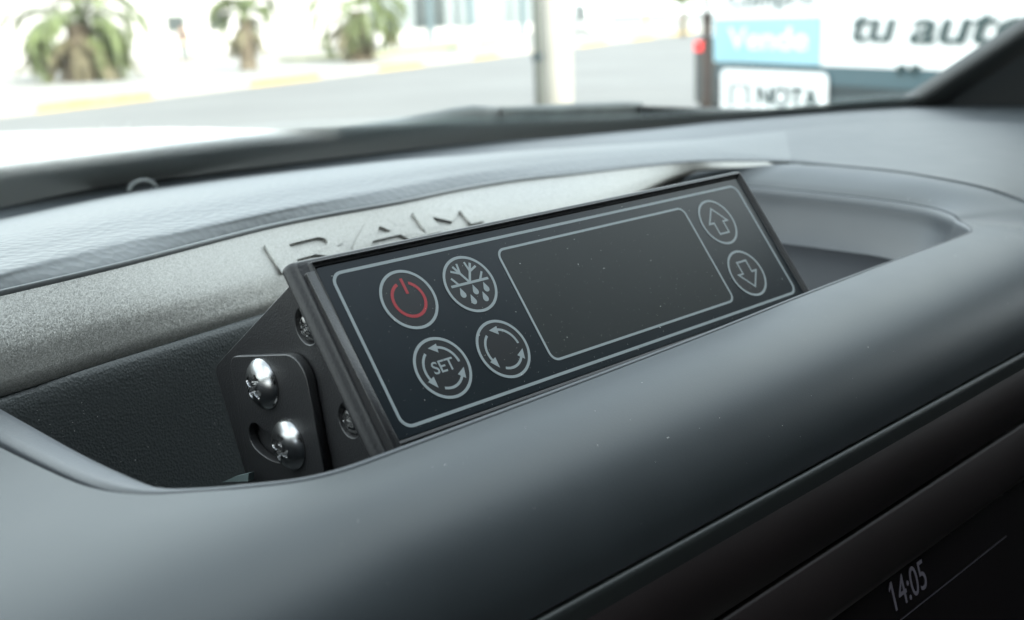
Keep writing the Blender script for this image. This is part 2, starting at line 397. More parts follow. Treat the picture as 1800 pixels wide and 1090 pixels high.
# tray walls down from the opening edge, and floor
floor_in = []
for k, a in enumerate(Af):
    cx, cy = 110, 10
    x, y = a[0], a[1]
    floor_in.append((x, y))
w0 = Af+np.array([0, 0, -1.5])
def inset(P, d, z, dr=0):
    out = []
    for p in P:
        x, y, _ = p
        xi = x+d if x < -30 else x
        if x > 200: xi = x-dr*min(1, (x-200)/40)
        yi = y+d if (y < -15) else y
        out.append((xi, yi, z))
    return np.array(out)
surf('tray_side_wall', np.array([w0, inset(Af, .5, -32, 1.5), inset(Af, 1, -40, 6), inset(Af, 1.5, -46, 12), inset(Af, 2, -51, 22), inset(Af, 4, -64, 30), inset(Af, 6, -76, 36)]), mat('smooth_tray_plastic', (.023, .027, .032), .40, bump=('noise', 2500, .15, .08)), dash, 3, 1, flip=True)
box('tray_floor', traym, dash, -.165, .17, -.085, .06, -.022, -.0165)
box('dark_floor_step', darkzone, dash, .04, .153, -.066, .062, -.016, .0165, bev=.0015)  # near-black step; the dark zone of the tray floor is put into its colour
# ------------------------------------------------------------------ silver trim with raised letters
ttx = [(-200, 562, -6), (0, 516, -6), (194, 471, -6.3), (333, 435, -6.7), (500, 393, -7), (700, 357, -8), (800, 335, -9), (900, 318, -10), (1000, 307, -11.2), (1200, 287, -14), (1300, 284, -15.7), (1392, 285, -17)]
ttop = np.array([D(a, b_, z=z) for a, b_, z in ttx])
tbx = [tuple(D(-200, 752, z=-27)), tuple(D(0, 697, z=-26.5)), tuple(D(139, 651, z=-26.3)), tuple(D(280, 608, z=-26.3)), tuple(D(444, 558, z=-26.3)), (70, 84, -26.2), (108, 88, -26), (142, 90, -26), (180, 91, -25.5), tuple(D(1200, 304, z=-18)), tuple(D(1300, 296, z=-18)), tuple(D(1394, 290, z=-18))]
tbot = np.array(tbx, float)
tn = 8
TT0, TB0 = cr(ttop, tn), cr(tbot, tn)
txs = np.linspace(-78, 299, 92)
TT = np.array([(x, np.interp(x, TT0[:, 0], TT0[:, 1]), np.interp(x, TT0[:, 0], TT0[:, 2])) for x in txs])
TB = np.array([(x, np.interp(x, TB0[:, 0], TB0[:, 1]), np.interp(x, TB0[:, 0], TB0[:, 2])) for x in txs])
def smooth1(P, n=2):
    for _ in range(n): P[1:-1, 1:] = P[1:-1, 1:]*.5+(P[:-2, 1:]+P[2:, 1:])*.25
smooth1(TT, 6); smooth1(TB, 6)
tap = np.clip((TT[:, 2]-TB[:, 2]-4)/12, .05, 1)[:, None]
chordmid = lambda f, bulge: TB+(TT-TB)*f+np.array([0, -.35, .94])*bulge*tap
trows = np.array([TB+np.array([0, 2, -1.5]), TB, chordmid(.12, 1.0), chordmid(.23, 2.0), chordmid(.30, 2.45), chordmid(.37, 2.6), chordmid(.55, 2.2), chordmid(.75, 1.35), chordmid(.93, .5), chordmid(.965, .35)])
surf('silver_trim', trows, silver, dash, resample=False, label='silver grained strip with raised letters')
trimrim = np.array([chordmid(.955, .1), chordmid(.96, .9), chordmid(.975, 1.25), chordmid(.995, 1.2), chordmid(1.01, .7), chordmid(1.02, -1.5)])
surf('trim_edge', trimrim, mat('smooth_silver_edge', (.17, .18, .18), .42, metal=.5), dash, resample=False)
# letters: outlines in strip coordinates (mm along, fraction up) laid on the strip
def trim_pt(s, f, h):
    """s = arc position in mm from x=0 at mid-height"""
    j = np.interp(s, txs, np.arange(len(txs))); j0 = int(min(j, len(txs)-2)); u = j-j0
    col = trows[:, j0]*(1-u)+trows[:, j0+1]*u; col2 = trows[:, min(j0+1, trows.shape[1]-1)]
    fs = np.array([-.03, 0, .12, .24, .30, .36, .55, .75, .93, .965])
    p = np.array([np.interp(f, fs, col[:, k]) for k in range(3)]); p2 = np.array([np.interp(f+.03, fs, col[:, k]) for k in range(3)])
    tx = trows[6, j0+1]-trows[6, j0]; n = np.cross(tx, p2-p); n /= np.linalg.norm(n)
    if n[2] < 0: n = -n
    return p+n*h
def trim_letter(loops, s0, w, f0=.30, f1=.72):
    cu = bpy.data.curves.new('c', 'CURVE'); cu.dimensions = '2D'; cu.fill_mode = 'BOTH'; cu.extrude = .5
    for lp in loops:
        sp = cu.splines.new('POLY'); sp.points.add(len(lp)-1); sp.use_cyclic_u = True
        for q, (x, y) in zip(sp.points, lp): q.co = (x, y, 0, 1)
    tmp = bpy.data.objects.new('c', cu); C.objects.link(tmp); bpy.context.view_layer.update()
    me = bpy.data.meshes.new_from_object(tmp.evaluated_get(bpy.context.evaluated_depsgraph_get())); bpy.data.objects.remove(tmp)
    me.materials.clear()
    bm = bmesh.new(); bm.from_mesh(me)
    bmesh.ops.remove_doubles(bm, verts=bm.verts, dist=1e-4)
    bmesh.ops.subdivide_edges(bm, edges=[e for e in bm.edges if e.calc_length() > .25 and e.calc_length() < 3 and abs(e.verts[0].co.z-e.verts[1].co.z) < .1], cuts=2, use_grid_fill=False)
    for v in bm.verts:
        p = trim_pt(s0+v.co.x*w, f0+(f1-f0)*v.co.y, 1.0 if v.co.z > 0 else -.6)
        v.co = W(p)-dash.location
    return bm_obj('raised_letter', bm, silver, dash)
def bowl(cx, cy, rx, ry, a0, a1, n=10): return [(cx+rx*math.cos(math.radians(a0+(a1-a0)*i/n)), cy+ry*math.sin(math.radians(a0+(a1-a0)*i/n))) for i in range(n+1)]
Rl = [[(0, 0), (.26, 0), (.26, .22), (.52, .22), (.74, 0), (1.06, 0), (.84, .30)]+bowl(.72, .64, .28, .36, -60, 90)+[(0, 1)],
      [(.28, .42)]+bowl(.64, .61, .13, .19, -90, 90)+[(.28, .80)]]
Al = [[(0, 0), (.26, 0), (.34, .20), (.72, .20), (.80, 0), (1.08, 0), (.68, 1), (.40, 1)], [(.42, .40), (.64, .40), (.53, .72)]]
Ml = [[(0, 0), (.24, 0), (.24, .62), (.50, .22), (.76, .62), (.76, 0), (1, 0), (1, 1), (.78, 1), (.50, .52), (.22, 1), (0, 1)]]
LET = []
LS = (38.0, 67, 101)
for lp, s0, w in ((Rl, LS[0], 30), (Al, LS[1], 32), (Ml, LS[2], 29)): trim_letter(lp, s0, w)
# ------------------------------------------------------------------ grained pad behind the trim and the skin to its right
pad_cols = [  # bottom edge, band top, ledge line, far edge (photo x, y) and heights
 ((-200, 560, -5.6), (-200, 530, -2), (-200, 428), (-200, 412)),
 ((0, 513, -5.6), (0, 478, -2), (0, 386), (0, 370)),
 ((194, 468, -5.9), (194, 428, -2.3), (194, 345), (194, 330)),
 ((333, 432, -6.3), (333, 401, -2.7), (333, 323), (333, 312)),
 ((500, 390, -6.6), (500, 365, -3.1), (500, 302), (500, 292)),
 ((700, 354, -7.6), (700, 328, -4.4), (700, 281), (700, 268)),
 ((800, 332, -8.6), (800, 309, -5.6), (800, 274), (800, 258)),
 ((900, 315, -9.6), (900, 295, -7.2), (900, 266), (900, 250)),
 ((1000, 304, -10.8), (1000, 283, -8.6), (1000, 259), (1000, 243)),
 ((1200, 284, -13.6), (1200, 268, -12), (1200, 247), (1200, 224)),
 ((1300, 281.5, -15.3), (1300, 270, -13.8), (1290, 239), (1290, 212)),
 ((1388, 283.5, -16.6), (1390, 279, -16), (1380, 229), (1380, 203)),
 ((1470, 291.5, -16.8), (1470, 289, -16.4), (1480, 218.5), (1480, 193)),
 ((1567, 300.5, -16.8), (1567, 298, -16.4), (1570, 214), (1570, 188)),
 ((1645, 312.5, -16.8), (1645, 310, -16.4), (1650, 213), (1650, 187)),
 ((1735, 331, -18.4), (1736, 328.5, -18), (1750, 215), (1750, 187)),
 ((1800, 354, -21.8), (1802, 351, -21.4), (1830, 218), (1830, 189)),
 ((1850, 375, -25.3), (1853, 372, -24.9), (1900, 222), (1900, 192)),
 ((1940, 429, -34.8), (1943, 425, -34.4), (2000, 228), (2000, 197)),
 ((300, -64, -50, 1), (301, -64, -50, 1), (2300, 255), (2300, 220)),
 ((302, -67, -70, 1), (303, -67, -70, 1), (2700, 300), (2700, 260))]
rowsP = [[], [], [], [], [], [], [], []]; ledge = [[], [], [], []]
for bt, bd, lg, fe in pad_cols:
    b0 = np.array(bt[:3], float) if len(bt) > 3 else D(bt[0], bt[1], z=bt[2]); b2 = np.array(bd[:3], float) if len(bd) > 3 else D(bd[0], bd[1], z=bd[2]); l0 = D(lg[0], lg[1], z=-15.5); f0 = D(fe[0], fe[1], z=-17.5)
    h = bd[2]-bt[2]
    rowsP[0].append(b0+np.array([0, .4, -2.5])); rowsP[1].append(b0)
    rowsP[2].append(b0*.45+b2*.55+np.array([0, -.04*h, .10*h])); rowsP[3].append(b2)
    q = b2+(l0-b2)*.07; q[2] = b2[2]+(.10 if h > 1 else .05)*h; rowsP[7].append(q)
    q = b2+(l0-b2)*.25; q[2] = b2[2]+(.18 if h > 1 else .1)*h; q[2] = max(q[2], b2[2]*.8+l0[2]*.2)
    rowsP[4].append(q); q = b2+(l0-b2)*.65; q[2] = b2[2]*.5+l0[2]*.5+.5; rowsP[5].append(q); rowsP[6].append(l0)
    ledge[0].append(l0+np.array([0, .8, -3.2])); ledge[1].append(l0+np.array([0, 7, -3.4])); ledge[2].append(l0*.45+f0*.55+np.array([0, 0, -.2])); ledge[3].append(f0)
rowsP = np.array(rowsP)[[0, 1, 2, 3, 7, 4, 5, 6]]; SPL = 11
surf('padded_top', rowsP[:, :SPL+1], leather, dash, 5, 5)
surf('smooth_top', rowsP[:, SPL:], soft, dash, 5, 5)
L4 = np.array(ledge)
surf('rear_ledge', np.concatenate([L4, [L4[3]+np.array([0, 4, -2]), L4[3]+np.array([0, 8, -30])]]), soft, dash, 3, 5)
# clip ring on the far edge
cp = D(250, 330, z=-16)
bm = bmesh.new(); ringp = [cp+np.array([math.cos(a)*6.2, 0, math.sin(a)*3.9-.8]) for a in np.linspace(0, math.pi, 14)]
sweep(bm, [W(p)-dash.location for p in ringp], .0011, 8)
bm_obj('clip_ring', bm, mat('pale_grey_plastic', (.14, .155, .155), .6), dash, smooth=True)
# ------------------------------------------------------------------ fascia below the bolster, with display
SLN = np.array([0, -.96, .28]); SLP = (0, -66.5, -52)           # sloping plane of the console front
def FP(px, py, dn=0): return D(px, py, plane=(SLN, np.array(SLP)+SLN*dn))
y0 = -66.0
L2 = FP(1800, 726); L2b = FP(1300, 1075); L3 = FP(1800, 846); L3b = FP(1500, 1075)
def sl(zz, dn=0): return (-66.5-(zz+52)*(-.28/.96)*-1*1.0, zz)
def on_plane(zz, dn=0):
    # point of the slope at height zz
    y = SLP[1]+(zz-SLP[2])*(.28/.96)
    return np.array([y, zz])+np.array([SLN[1], SLN[2]])*dn
zL2 = (L2[2]+L2b[2])/2; zL3 = (L3[2]+L3b[2])/2
def strip(name, prof_, m, x0=-320, x1=620, n=30, parent=dash):
    xs = np.linspace(x0, x1, n)
    G = np.array([[(x, y, z) for x in xs] for y, z in prof_])
    return surf(name, G, m, parent, resample=False, flip=True)
strip('bolster_lower_edge', [(-66, -50), (-65.9, -50.5), (-65.2, -50.9), (-63, -51.2)], soft)
strip('fascia_bead', [(-62, -51.1), (-65.9, -51.0), (-66.5, -51.15), (-66.85, -51.6), (-67.0, -52.4), (-67.2, -55.3)], mat('fascia_bead_plastic', (.02, .023, .023), .42, spec=.4))
a_ = on_plane(-55.3, 1.2); b_ = on_plane(zL2+.4, .6)
strip('upper_bezel', [(-67.2, -55.3), tuple(on_plane(-57.5, .6)), tuple(b_), tuple(on_plane(zL2, 0)), tuple(on_plane(zL2, -2))], piano)
strip('lower_bezel', [tuple(on_plane(zL2-.9, -2)), tuple(on_plane(zL2-.9, .2)), tuple(on_plane(zL2-1.6, .6)), tuple(on_plane(zL3+2.6, .6)), tuple(on_plane(zL3+.6, -.6)), tuple(on_plane(zL3, -2.5))], piano)
disp = thing('infotainment_display', 'dark centre display below the front lip showing the time in pale digits', 'display', loc=W((110, on_plane(zL3, -1)[0], zL3-60)))
strip('display_glass', [tuple(on_plane(zL3+.5, -1.4)), tuple(on_plane(zL3-6, -1.4)), tuple(on_plane(zL3-130, -1.4))], screenglass, parent=disp)
c14 = FP(1597, 1032, -1.3); up = np.array([0, .28, .96])
mt = Matrix(((1, 0, 0, 0), (0, up[1], -.96, 0), (0, up[2], .28, 0), (0, 0, 0, 1)))
mt.translation = W(c14)-disp.location
tpA = FP(1563, 1072, -1.3); tpB = FP(1636, 1010, -1.3); hgt = abs(FP(1575, 1012, -1.3)[2]-FP(1567, 1066, -1.3)[2])
ck = text('clock_digits', '14:05', .0105, digit, disp, mt, sx=.80)
im = mt.inverted(); vl = [im @ v.co for v in ck.data.vertices]; mnx = min(v.x for v in vl); mxy = max(v.y for v in vl if v.x < mnx+.0015)
flag = [(mnx+.0001, mxy), (mnx-.0011, mxy-.0013), (mnx-.0011, mxy-.0021), (mnx+.0002, mxy-.0011)]
bm = bmesh.new(); bm.faces.new([bm.verts.new(mt @ Vector((x, y, .00002))) for x, y in flag][::-1]); bm_obj('digit_flag', bm, digit, ck)
la = FP(1575, 1092, -1.3); lb = FP(1762, 938, -1.3)
bm = bmesh.new(); zz = (la[2]+lb[2])/2
pA = on_plane(la[2], -1.25); pB = on_plane(la[2]-.28, -1.25)
vs = [bm.verts.new(W((x, y, z))-disp.location) for x, (y, z) in ((la[0], pA), (lb[0]+2, pA), (lb[0]+2, pB), (la[0], pB))]; bm.faces.new(vs)
bm_obj('divider_line', bm, mat('dim_line', (.02, .02, .025), .4, emit=((.5, .5, .6), .006)), disp)

# ================================================================== temperature controller
# local axes: X along the long edge, Y up the face, Z out of the face
fr_m = Matrix(((1, 0, 0, 0), (0, .59778, -.80166, 0), (0, .80166, .59778, 0), (0, 0, 0, 1))); fr_m.translation = W((0, 0, 0))
ctl = thing('temperature_controller', 'black rectangular refrigeration controller with six round keys, bracketed upright in the dashboard tray', 'controller', mtx=fr_m)
def loc_loft(name, rings, m, parent, closed_cap=None, smooth=True, **props):
    """rings of (x,y,z) mm in the controller's axes, same count, closed"""
    bm = bmesh.new(); R_ = [[bm.verts.new((x/1000, y/1000, z/1000)) for x, y, z in r] for r in rings]
    n = len(R_[0])
    for i in range(len(R_)-1):
        for k in range(n): bm.faces.new((R_[i][k], R_[i][(k+1) % n], R_[i+1][(k+1) % n], R_[i+1][k]))
    if closed_cap: bm.faces.new(R_[-1])
    bmesh.ops.recalc_face_normals(bm, faces=bm.faces)
    return bm_obj(name, bm, m, parent, smooth, **props)
def rr3(x0, y0, x1, y1, r, z, n=6): return [(x, y, z) for x, y in rrect(x0, y0, x1, y1, r, n)]
X0, X1, Y1, Y0 = -2.7, 146.9, 2.1, -37.9          # membrane
# frame: rounded housing edge, front face, raised thin ridge, step down to the film
rings = []
def fring(dl, dr, dt, db, r, z): return rr3(X0-dl, Y0-db, X1+dr, Y1+dt, r, z, 5)
for dl, dr, dt, db, r, z in ((3.0, 2.6, 2.0, 2.0, 1.0, -4.6), (5.4, 3.6, 2.4, 2.4, 1.2, -3.2), (6.0, 3.9, 2.55, 2.55, 1.3, -2.9), (6.2, 4.0, 2.6, 2.6, 1.4, -2.4), (6.15, 3.95, 2.6, 2.6, 1.4, -1.9), (5.7, 3.8, 2.58, 2.55, 1.3, -1.2), (5.0, 3.5, 2.5, 2.45, 1.3, -.75), (4.35, 3.2, 2.35, 2.3, 1.2, -.5), (4.2, 3.05, 2.2, 2.15, 1.1, -.25), (4.05, 2.85, 2.0, 2.0, 1.0, .02), (3.85, 2.5, 1.85, 1.85, .9, .1),
                             (1.9, 1.6, 1.5, 1.5, .6, .2), (1.6, 1.35, 1.3, 1.3, .5, .25), (1.45, 1.25, 1.2, 1.2, .5, .75), (1.15, 1.0, 1.0, 1.0, .45, .95), (.85, .75, .8, .8, .4, .75), (.75, .65, .7, .7, .4, .25), (.35, .3, .3, .3, .3, .15), (.2, .2, .2, .2, .3, .1), (.15, .15, .15, .15, .3, -.8)):
    rings.append(fring(dl, dr, dt, db, r, z))
loc_loft('frame', rings, frame_m, ctl)
loc_loft('housing_back', [rr3(X0+1, Y0-1.5, X1+2, Y1+1.5, 1.2, -4.0, 5), rr3(X0+1, Y0-1.5, X1+1.6, Y1+1.5, 1.2, -20, 5)], plate_m, ctl, closed_cap=True, smooth=False)
film = flat('membrane', [rrect(X0+.05, Y0+.05, X1-.05, Y1-.05, .6)], membrane, ctl, z=-.25, ext=.0001)
# prints
lw_ = .78
def ringshape(x0, y0, x1, y1, r, w): return [rrect(x0-w/2, y0-w/2, x1+w/2, y1+w/2, r+w/2, 10), rrect(x0+w/2, y0+w/2, x1-w/2, y1-w/2, r-w/2, 10)]
flat('border_line', ringshape(0, -36, 144, 0, 2.6, .72), print_m, ctl, z=-.11)
dw = flat('display_window', [rrect(45.6, -32.6, 116.5, -3.1, 2.0, 8)], window_m, ctl, z=-.125)
flat('window_outline', ringshape(45.6, -32.6, 116.5, -3.1, 2.2, .62), print_m, dw, z=-.08)
def button(cx, cy, icon, m=print_m, name='key'):
    k = flat(name, [circ(6.6, 72, cx, cy)], btn_m, ctl, z=-.10)
    # slight dome
    flat('key_ring', [circ(7.2, 72, cx, cy), circ(6.53, 72, cx, cy)], print_m, k, z=-.05)
    return k
def shift(lp, cx, cy): return [(x+cx, y+cy) for x, y in lp]
def icon(name, polys, cx, cy, m, k, z=-.05):
    """every stroke its own loop, stacked a hair apart so no two faces share a plane"""
    bm = bmesh.new()
    for i, lp in enumerate(polys):
        if isinstance(lp[0][0], (tuple, list)): outs = lp
        else: outs = [lp]
        o = flat('t', [shift(q, cx, cy) for q in outs], m, None, z=z+.002*i, ext=.00001)
        bm.from_mesh(o.data); bpy.data.objects.remove(o)
    return bm_obj(name, bm, m, k)
# power
cx, cy = 15.8, -9.55
k = button(cx, cy, None)
icon('power_symbol', [arc(4.1, 108, 425, .72, 48), stroke((.35, 5.1), (.35, 1.3), .72)], cx, cy, red_m, k)
# defrost
cx, cy = 33.6, -9.55
k = button(cx, cy, None)
P = [stroke((-5.5, .35), (5.7, .35), .62)]
for a in (60, 120):
    ca, sa = math.cos(math.radians(a)), math.sin(math.radians(a)); bx, by = .08, .4
    P.append(stroke((bx, by), (bx+5.3*ca, by+5.3*sa), .62))
    for da in (38, -38):
        P.append(stroke((bx+3.0*ca, by+3.0*sa), (bx+3.0*ca+2.5*math.cos(math.radians(a+da)), by+3.0*sa+2.5*math.sin(math.radians(a+da))), .55))
P.append(stroke((3.3, .5), (4.8, 2.3), .55)); P.append(stroke((-3.3, .5), (-4.5, 2.3), .55))
def drop(x, y, s=1.0):
    pts = [(x, y+1.35*s)]
    for i in range(13):
        a = math.radians(150+240*i/12); pts.append((x+.78*s*math.cos(a), y-.45*s+.78*s*math.sin(a)))
    return pts[::1]
for x, y in ((-3.35, -1.65), (.45, -1.6), (3.75, -1.6), (-1.4, -3.75), (2.2, -3.8)): P.append(drop(x, y))
icon('defrost_symbol', P, cx, cy, print_m, k)
def arrowhead(a, r, s=1.0, ccw=True):
    a_ = math.radians(a); px_, py_ = r*math.cos(a_), r*math.sin(a_); tx, ty = -math.sin(a_), math.cos(a_); nx, ny = math.cos(a_), math.sin(a_)
    return [(px_+tx*2.4*s, py_+ty*2.4*s), (px_+nx*1.05*s, py_+ny*1.05*s), (px_-nx*1.05*s, py_-ny*1.05*s)]
def cycle():
    return [arc(4.75, 3, 80, .6), arrowhead(78, 4.6), arc(4.75, 124, 204, .6), arrowhead(201, 4.6), arc(4.75, 246, 322, .6), arrowhead(320, 4.75)]
for cx, cy, tx in ((15.8, -26.3, 'SET'), (33.6, -26.3, None)):
    k = button(cx, cy, None)
    icon('cycle_arrows', cycle(), cx, cy, print_m, k)
    if tx: text('set_lettering', 'SET', .0040, print_m, k, Matrix.Translation((cx/1000+.0003, cy/1000+.0002, -.00004)), ext=.00001, sx=.98, bold=.00004)
# arrows
def outline(pts, w):
    """closed polygon outline of width w as outer and inner loops"""
    n = len(pts); ins = []
    ar = sum(pts[i][0]*pts[(i+1) % n][1]-pts[(i+1) % n][0]*pts[i][1] for i in range(n)); sg = 1 if ar > 0 else -1
    for i in range(n):
        p0, p1, p2 = np.array(pts[i-1], float), np.array(pts[i], float), np.array(pts[(i+1) % n], float)
        d1 = (p1-p0)/np.linalg.norm(p1-p0); d2 = (p2-p1)/np.linalg.norm(p2-p1)
        n1 = np.array([-d1[1], d1[0]])*sg; n2 = np.array([-d2[1], d2[0]])*sg
        b2 = n1+n2; b2 /= np.linalg.norm(b2); ins.append(tuple(p1+b2*w/max(.35, b2@n1)))
    return [list(pts), ins]
upa = [(.25, 4.7), (4.95, -.35), (2.6, -.35), (2.6, -3.9), (-2.1, -3.9), (-2.1, -.35), (-4.5, -.35)]
for cy, s in ((-9.7, 1), (-26.4, -1)):
    cx = 127.65; k = button(cx, cy, None)
    icon('arrow_outline', [outline([(x, y*s) for x, y in upa][::s], .5)], cx, cy, print_m, k)
# dust on the film: too many to count
def flecks(name, n, fn, parent, sz=(.05, .16), m=dustm, **props):
    bm = bmesh.new()
    for _ in range(n):
        p, ux, uy = fn()
        a = random.uniform(0, 6.28); s = random.uniform(*sz)*(1 if random.random() < .93 else 2.4)
        l = s*random.choice((1, 1, 1.3, 2.2)); d = (ux*math.cos(a)+uy*math.sin(a)); e = (uy*math.cos(a)-ux*math.sin(a))
        w = s*.55
        nn = ux.cross(uy)
        vs = [p+d*l*.5/1000*i+e*w*.5/1000*j for i, j in ((-1, -.4), (-.3, -1), (1, -.5), (.8, .6), (-.2, 1))]
        top = bm.verts.new(p+nn*w*.4/1000); vv = [bm.verts.new(v) for v in vs]
        for i in range(5): bm.faces.new((vv[i], vv[(i+1) % 5], top))
    return bm_obj(name, bm, m, parent, kind='stuff', **props)
ux, uy = Vector((1, 0, 0)), Vector((0, 1, 0))
def f_film():
    while True:
        x, y = random.uniform(X0+1, X1-1), random.uniform(Y0+.5, Y1-.5)
        dens = .25+.75*max(0, (-y)/38)**1.5+.35*math.exp(-((x-60)/25)**2)
        if random.random() < dens: return Vector((x/1000, y/1000, -.00008+.00004)), ux, uy
flecks('dust_specks', 520, f_film, ctl, (.04, .13))
# side plates.  Helper: point from car frame mm to controller-local metres
frinv = fr_m.inverted()
def CL(p): return frinv @ W(p)
def yz_plate(name, loops, x_front, th, m, parent, bev=.0, edge=None, **props):
    """plate standing in the car's YZ plane; loops of (y,z) mm; x_front = side facing left"""
    cu = bpy.data.curves.new(name, 'CURVE'); cu.dimensions = '2D'; cu.fill_mode = 'BOTH'; cu.extrude = th/2/1000-bev/1000; cu.bevel_depth = bev/1000; cu.bevel_resolution = 1; cu.offset = -bev/1000 if bev else 0
    for lp in loops:
        s = cu.splines.new('POLY'); s.points.add(len(lp)-1); s.use_cyclic_u = True
        for q, (y, z) in zip(s.points, lp): q.co = (y/1000, z/1000, 0, 1)
    mt = frinv @ Matrix(((0, 0, 1, (x_front+th/2)/1000), (1, 0, 0, 0), (0, 1, 0, Z0/1000), (0, 0, 0, 1)))
    return curve_to_obj(name, cu, m, parent, 0, mt, **props)
def fillet(pts, r, n=6):
    out = []; N = len(pts)
    for i in range(N):
        p0, p1, p2 = (np.array(pts[(i+k) % N], float) for k in (-1, 0, 1)); ri = r[i] if hasattr(r, '__len__') else r
        if ri == 0: out.append(tuple(p1)); continue
        a = p0-p1; b_ = p2-p1; a /= np.linalg.norm(a); b_ /= np.linalg.norm(b_); ang = math.acos(max(-1, min(1, a@b_)))
        tlen = ri/math.tan(ang/2); s, e = p1+a*tlen, p1+b_*tlen
        bis = (a+b_)/np.linalg.norm(a+b_); c0 = p1+bis*ri/math.sin(ang/2)
        a0 = math.atan2(*(s-c0)[::-1]); a1 = math.atan2(*(e-c0)[::-1]); dlt = (a1-a0+math.pi) % (2*math.pi)-math.pi
        out += [(c0[0]+ri*math.cos(a0+dlt*k/n), c0[1]+ri*math.sin(a0+dlt*k/n)) for k in range(n+1)]
    return out
def yzpx(px, py, x): q = D(px, py, x=x); return (q[1], q[2])
XP = -6.2
h3, h4 = yzpx(538, 573, XP), yzpx(614, 739, XP)
outer = [yzpx(512, 489, XP), yzpx(376, 645, XP), yzpx(440, 858, XP), (22, -66), (-30, -55), (-26, -40), (-8, -14)]
# direction of the sheet's front edge follows the housing
outer = [(-.6, 1.6), (6.2, -2.0), yzpx(376, 646, XP), yzpx(430, 830, XP), (30, -66), (-22, -66), (-32, -38)]
outer = fillet(outer, [0, 1.5, 3, 5, 0, 0, 0])
hole = lambda c, r: [(c[0]+r*math.cos(2*math.pi*i/28), c[1]+r*math.sin(2*math.pi*i/28)) for i in range(28)]
yz_plate('side_plate', [outer, hole(h3, 4.0), hole(h4, 3.7)], XP, 2.0, plate_m, ctl, bev=.25)
# swivel bracket with slot
XB = -8.6
bo = [yzpx(402, 627, XB), yzpx(531, 622, XB), yzpx(577, 866, XB), yzpx(446, 880, XB)]
s1 = yzpx(463, 676, XB); s2 = yzpx(508, 782, XB)
rad = math.hypot(s2[0]-s1[0], s2[1]-s1[1])
sa, sb = yzpx(452, 762, XB), yzpx(518, 782, XB)
aa = math.atan2(sa[1]-s1[1], sa[0]-s1[0]); ab = math.atan2(sb[1]-s1[1], sb[0]-s1[0])
sw = 3.3; rr_ = (math.hypot(sa[0]-s1[0], sa[1]-s1[1])+math.hypot(sb[0]-s1[0], sb[1]-s1[1]))/2
if ab > aa: ab -= 2*math.pi
slot = []
for i in range(15): a = aa+(ab-aa)*i/14; slot.append((s1[0]+(rr_+sw)*math.cos(a), s1[1]+(rr_+sw)*math.sin(a)))
for i in range(1, 8): a = ab-math.pi*i/8; slot.append((s1[0]+rr_*math.cos(ab)+sw*math.cos(a), s1[1]+rr_*math.sin(ab)+sw*math.sin(a)))
for i in range(15): a = ab+(aa-ab)*i/14; slot.append((s1[0]+(rr_-sw)*math.cos(a), s1[1]+(rr_-sw)*math.sin(a)))
for i in range(1, 8): a = aa+math.pi-math.pi*i/8; slot.append((s1[0]+rr_*math.cos(aa)+sw*math.cos(a), s1[1]+rr_*math.sin(aa)+sw*math.sin(a)))
yz_plate('slotted_bracket', [fillet(bo, [3, 6.5, 0, 0]), slot], XB, 2.1, plate_m, ctl, bev=.22)
box('bracket_foot', plate_m, ctl, -.0066, .02, -.020, .012, -.0012, .0012, mtx=frinv @ Matrix.Translation(W((0, 12, -66))))
# truss-head screws with pozidriv recess; axis to the left (-X)
def screw_mesh(rad_, h, depth=2.0, wr=2.9):
    bm = bmesh.new(); n = 64; rings_ = []
    Rs = [(rad_*math.sin(t_), h*(math.cos(t_)-0)) for t_ in ()]
    nr_ = 40
    for i in range(nr_+1):
        r = rad_*(1-i/nr_) if i < nr_ else 0
        ring_ = []
        cnt = n
        for k_ in range(cnt):
            a = 2*math.pi*k_/cnt
            x, y = r*math.cos(a), r*math.sin(a)
            z = h*(max(0, 1-(r/rad_)**2.2))**.62 if r < rad_ else 0
            # cross recess
            u, v = abs(x), abs(y); hw = .72
            arm = min(max(0, 1-(max(u-hw, 0))/.18) if v < wr else 0, 1)*max(0, min(1, (wr-v)/.35)) if u < hw+.18 else 0
            arm2 = min(max(0, 1-(max(v-hw, 0))/.18) if u < wr else 0, 1)*max(0, min(1, (wr-u)/.35)) if v < hw+.18 else 0
            dgn = max(0, 1-max(abs(u-v)-.16, 0)/.15)*max(0, min(1, (1.9-(u+v)/1.414)/.3))*.35
            rr0 = math.hypot(x, y)
            cut = max(arm, arm2)
            z -= max(cut*depth*(1-.45*rr0/wr), dgn*.5)
            ring_.append((z, x, y))
        rings_.append(ring_)
    vr = []
    for i, rg in enumerate(rings_):
        if i == nr_: vr.append([bm.verts.new((-rg[0][0]/1000, 0, 0))]); continue
        vr.append([bm.verts.new((-z/1000, x/1000, y/1000)) for z, x, y in rg])
    base = [bm.verts.new((.0012, x/1000*.93, y/1000*.93)) for z, x, y in rings_[0]]
    for k_ in range(n): bm.faces.new((base[k_], base[(k_+1) % n], vr[0][(k_+1) % n], vr[0][k_]))
    for i in range(nr_-1):
        for k_ in range(n): bm.faces.new((vr[i][k_], vr[i][(k_+1) % n], vr[i+1][(k_+1) % n], vr[i+1][k_]))
    for k_ in range(n): bm.faces.new((vr[nr_-1][k_], vr[nr_-1][(k_+1) % n], vr[nr_][0]))
    bmesh.ops.recalc_face_normals(bm, faces=bm.faces)
    me = bpy.data.meshes.new('screw'); bm.to_mesh(me); bm.free(); me.materials.append(steel)
    for p in me.polygons: p.use_smooth = True
    try: me.set_sharp_from_angle(angle=math.radians(38))
    except Exception: pass
    return me
sm = screw_mesh(5.9, 3.1)
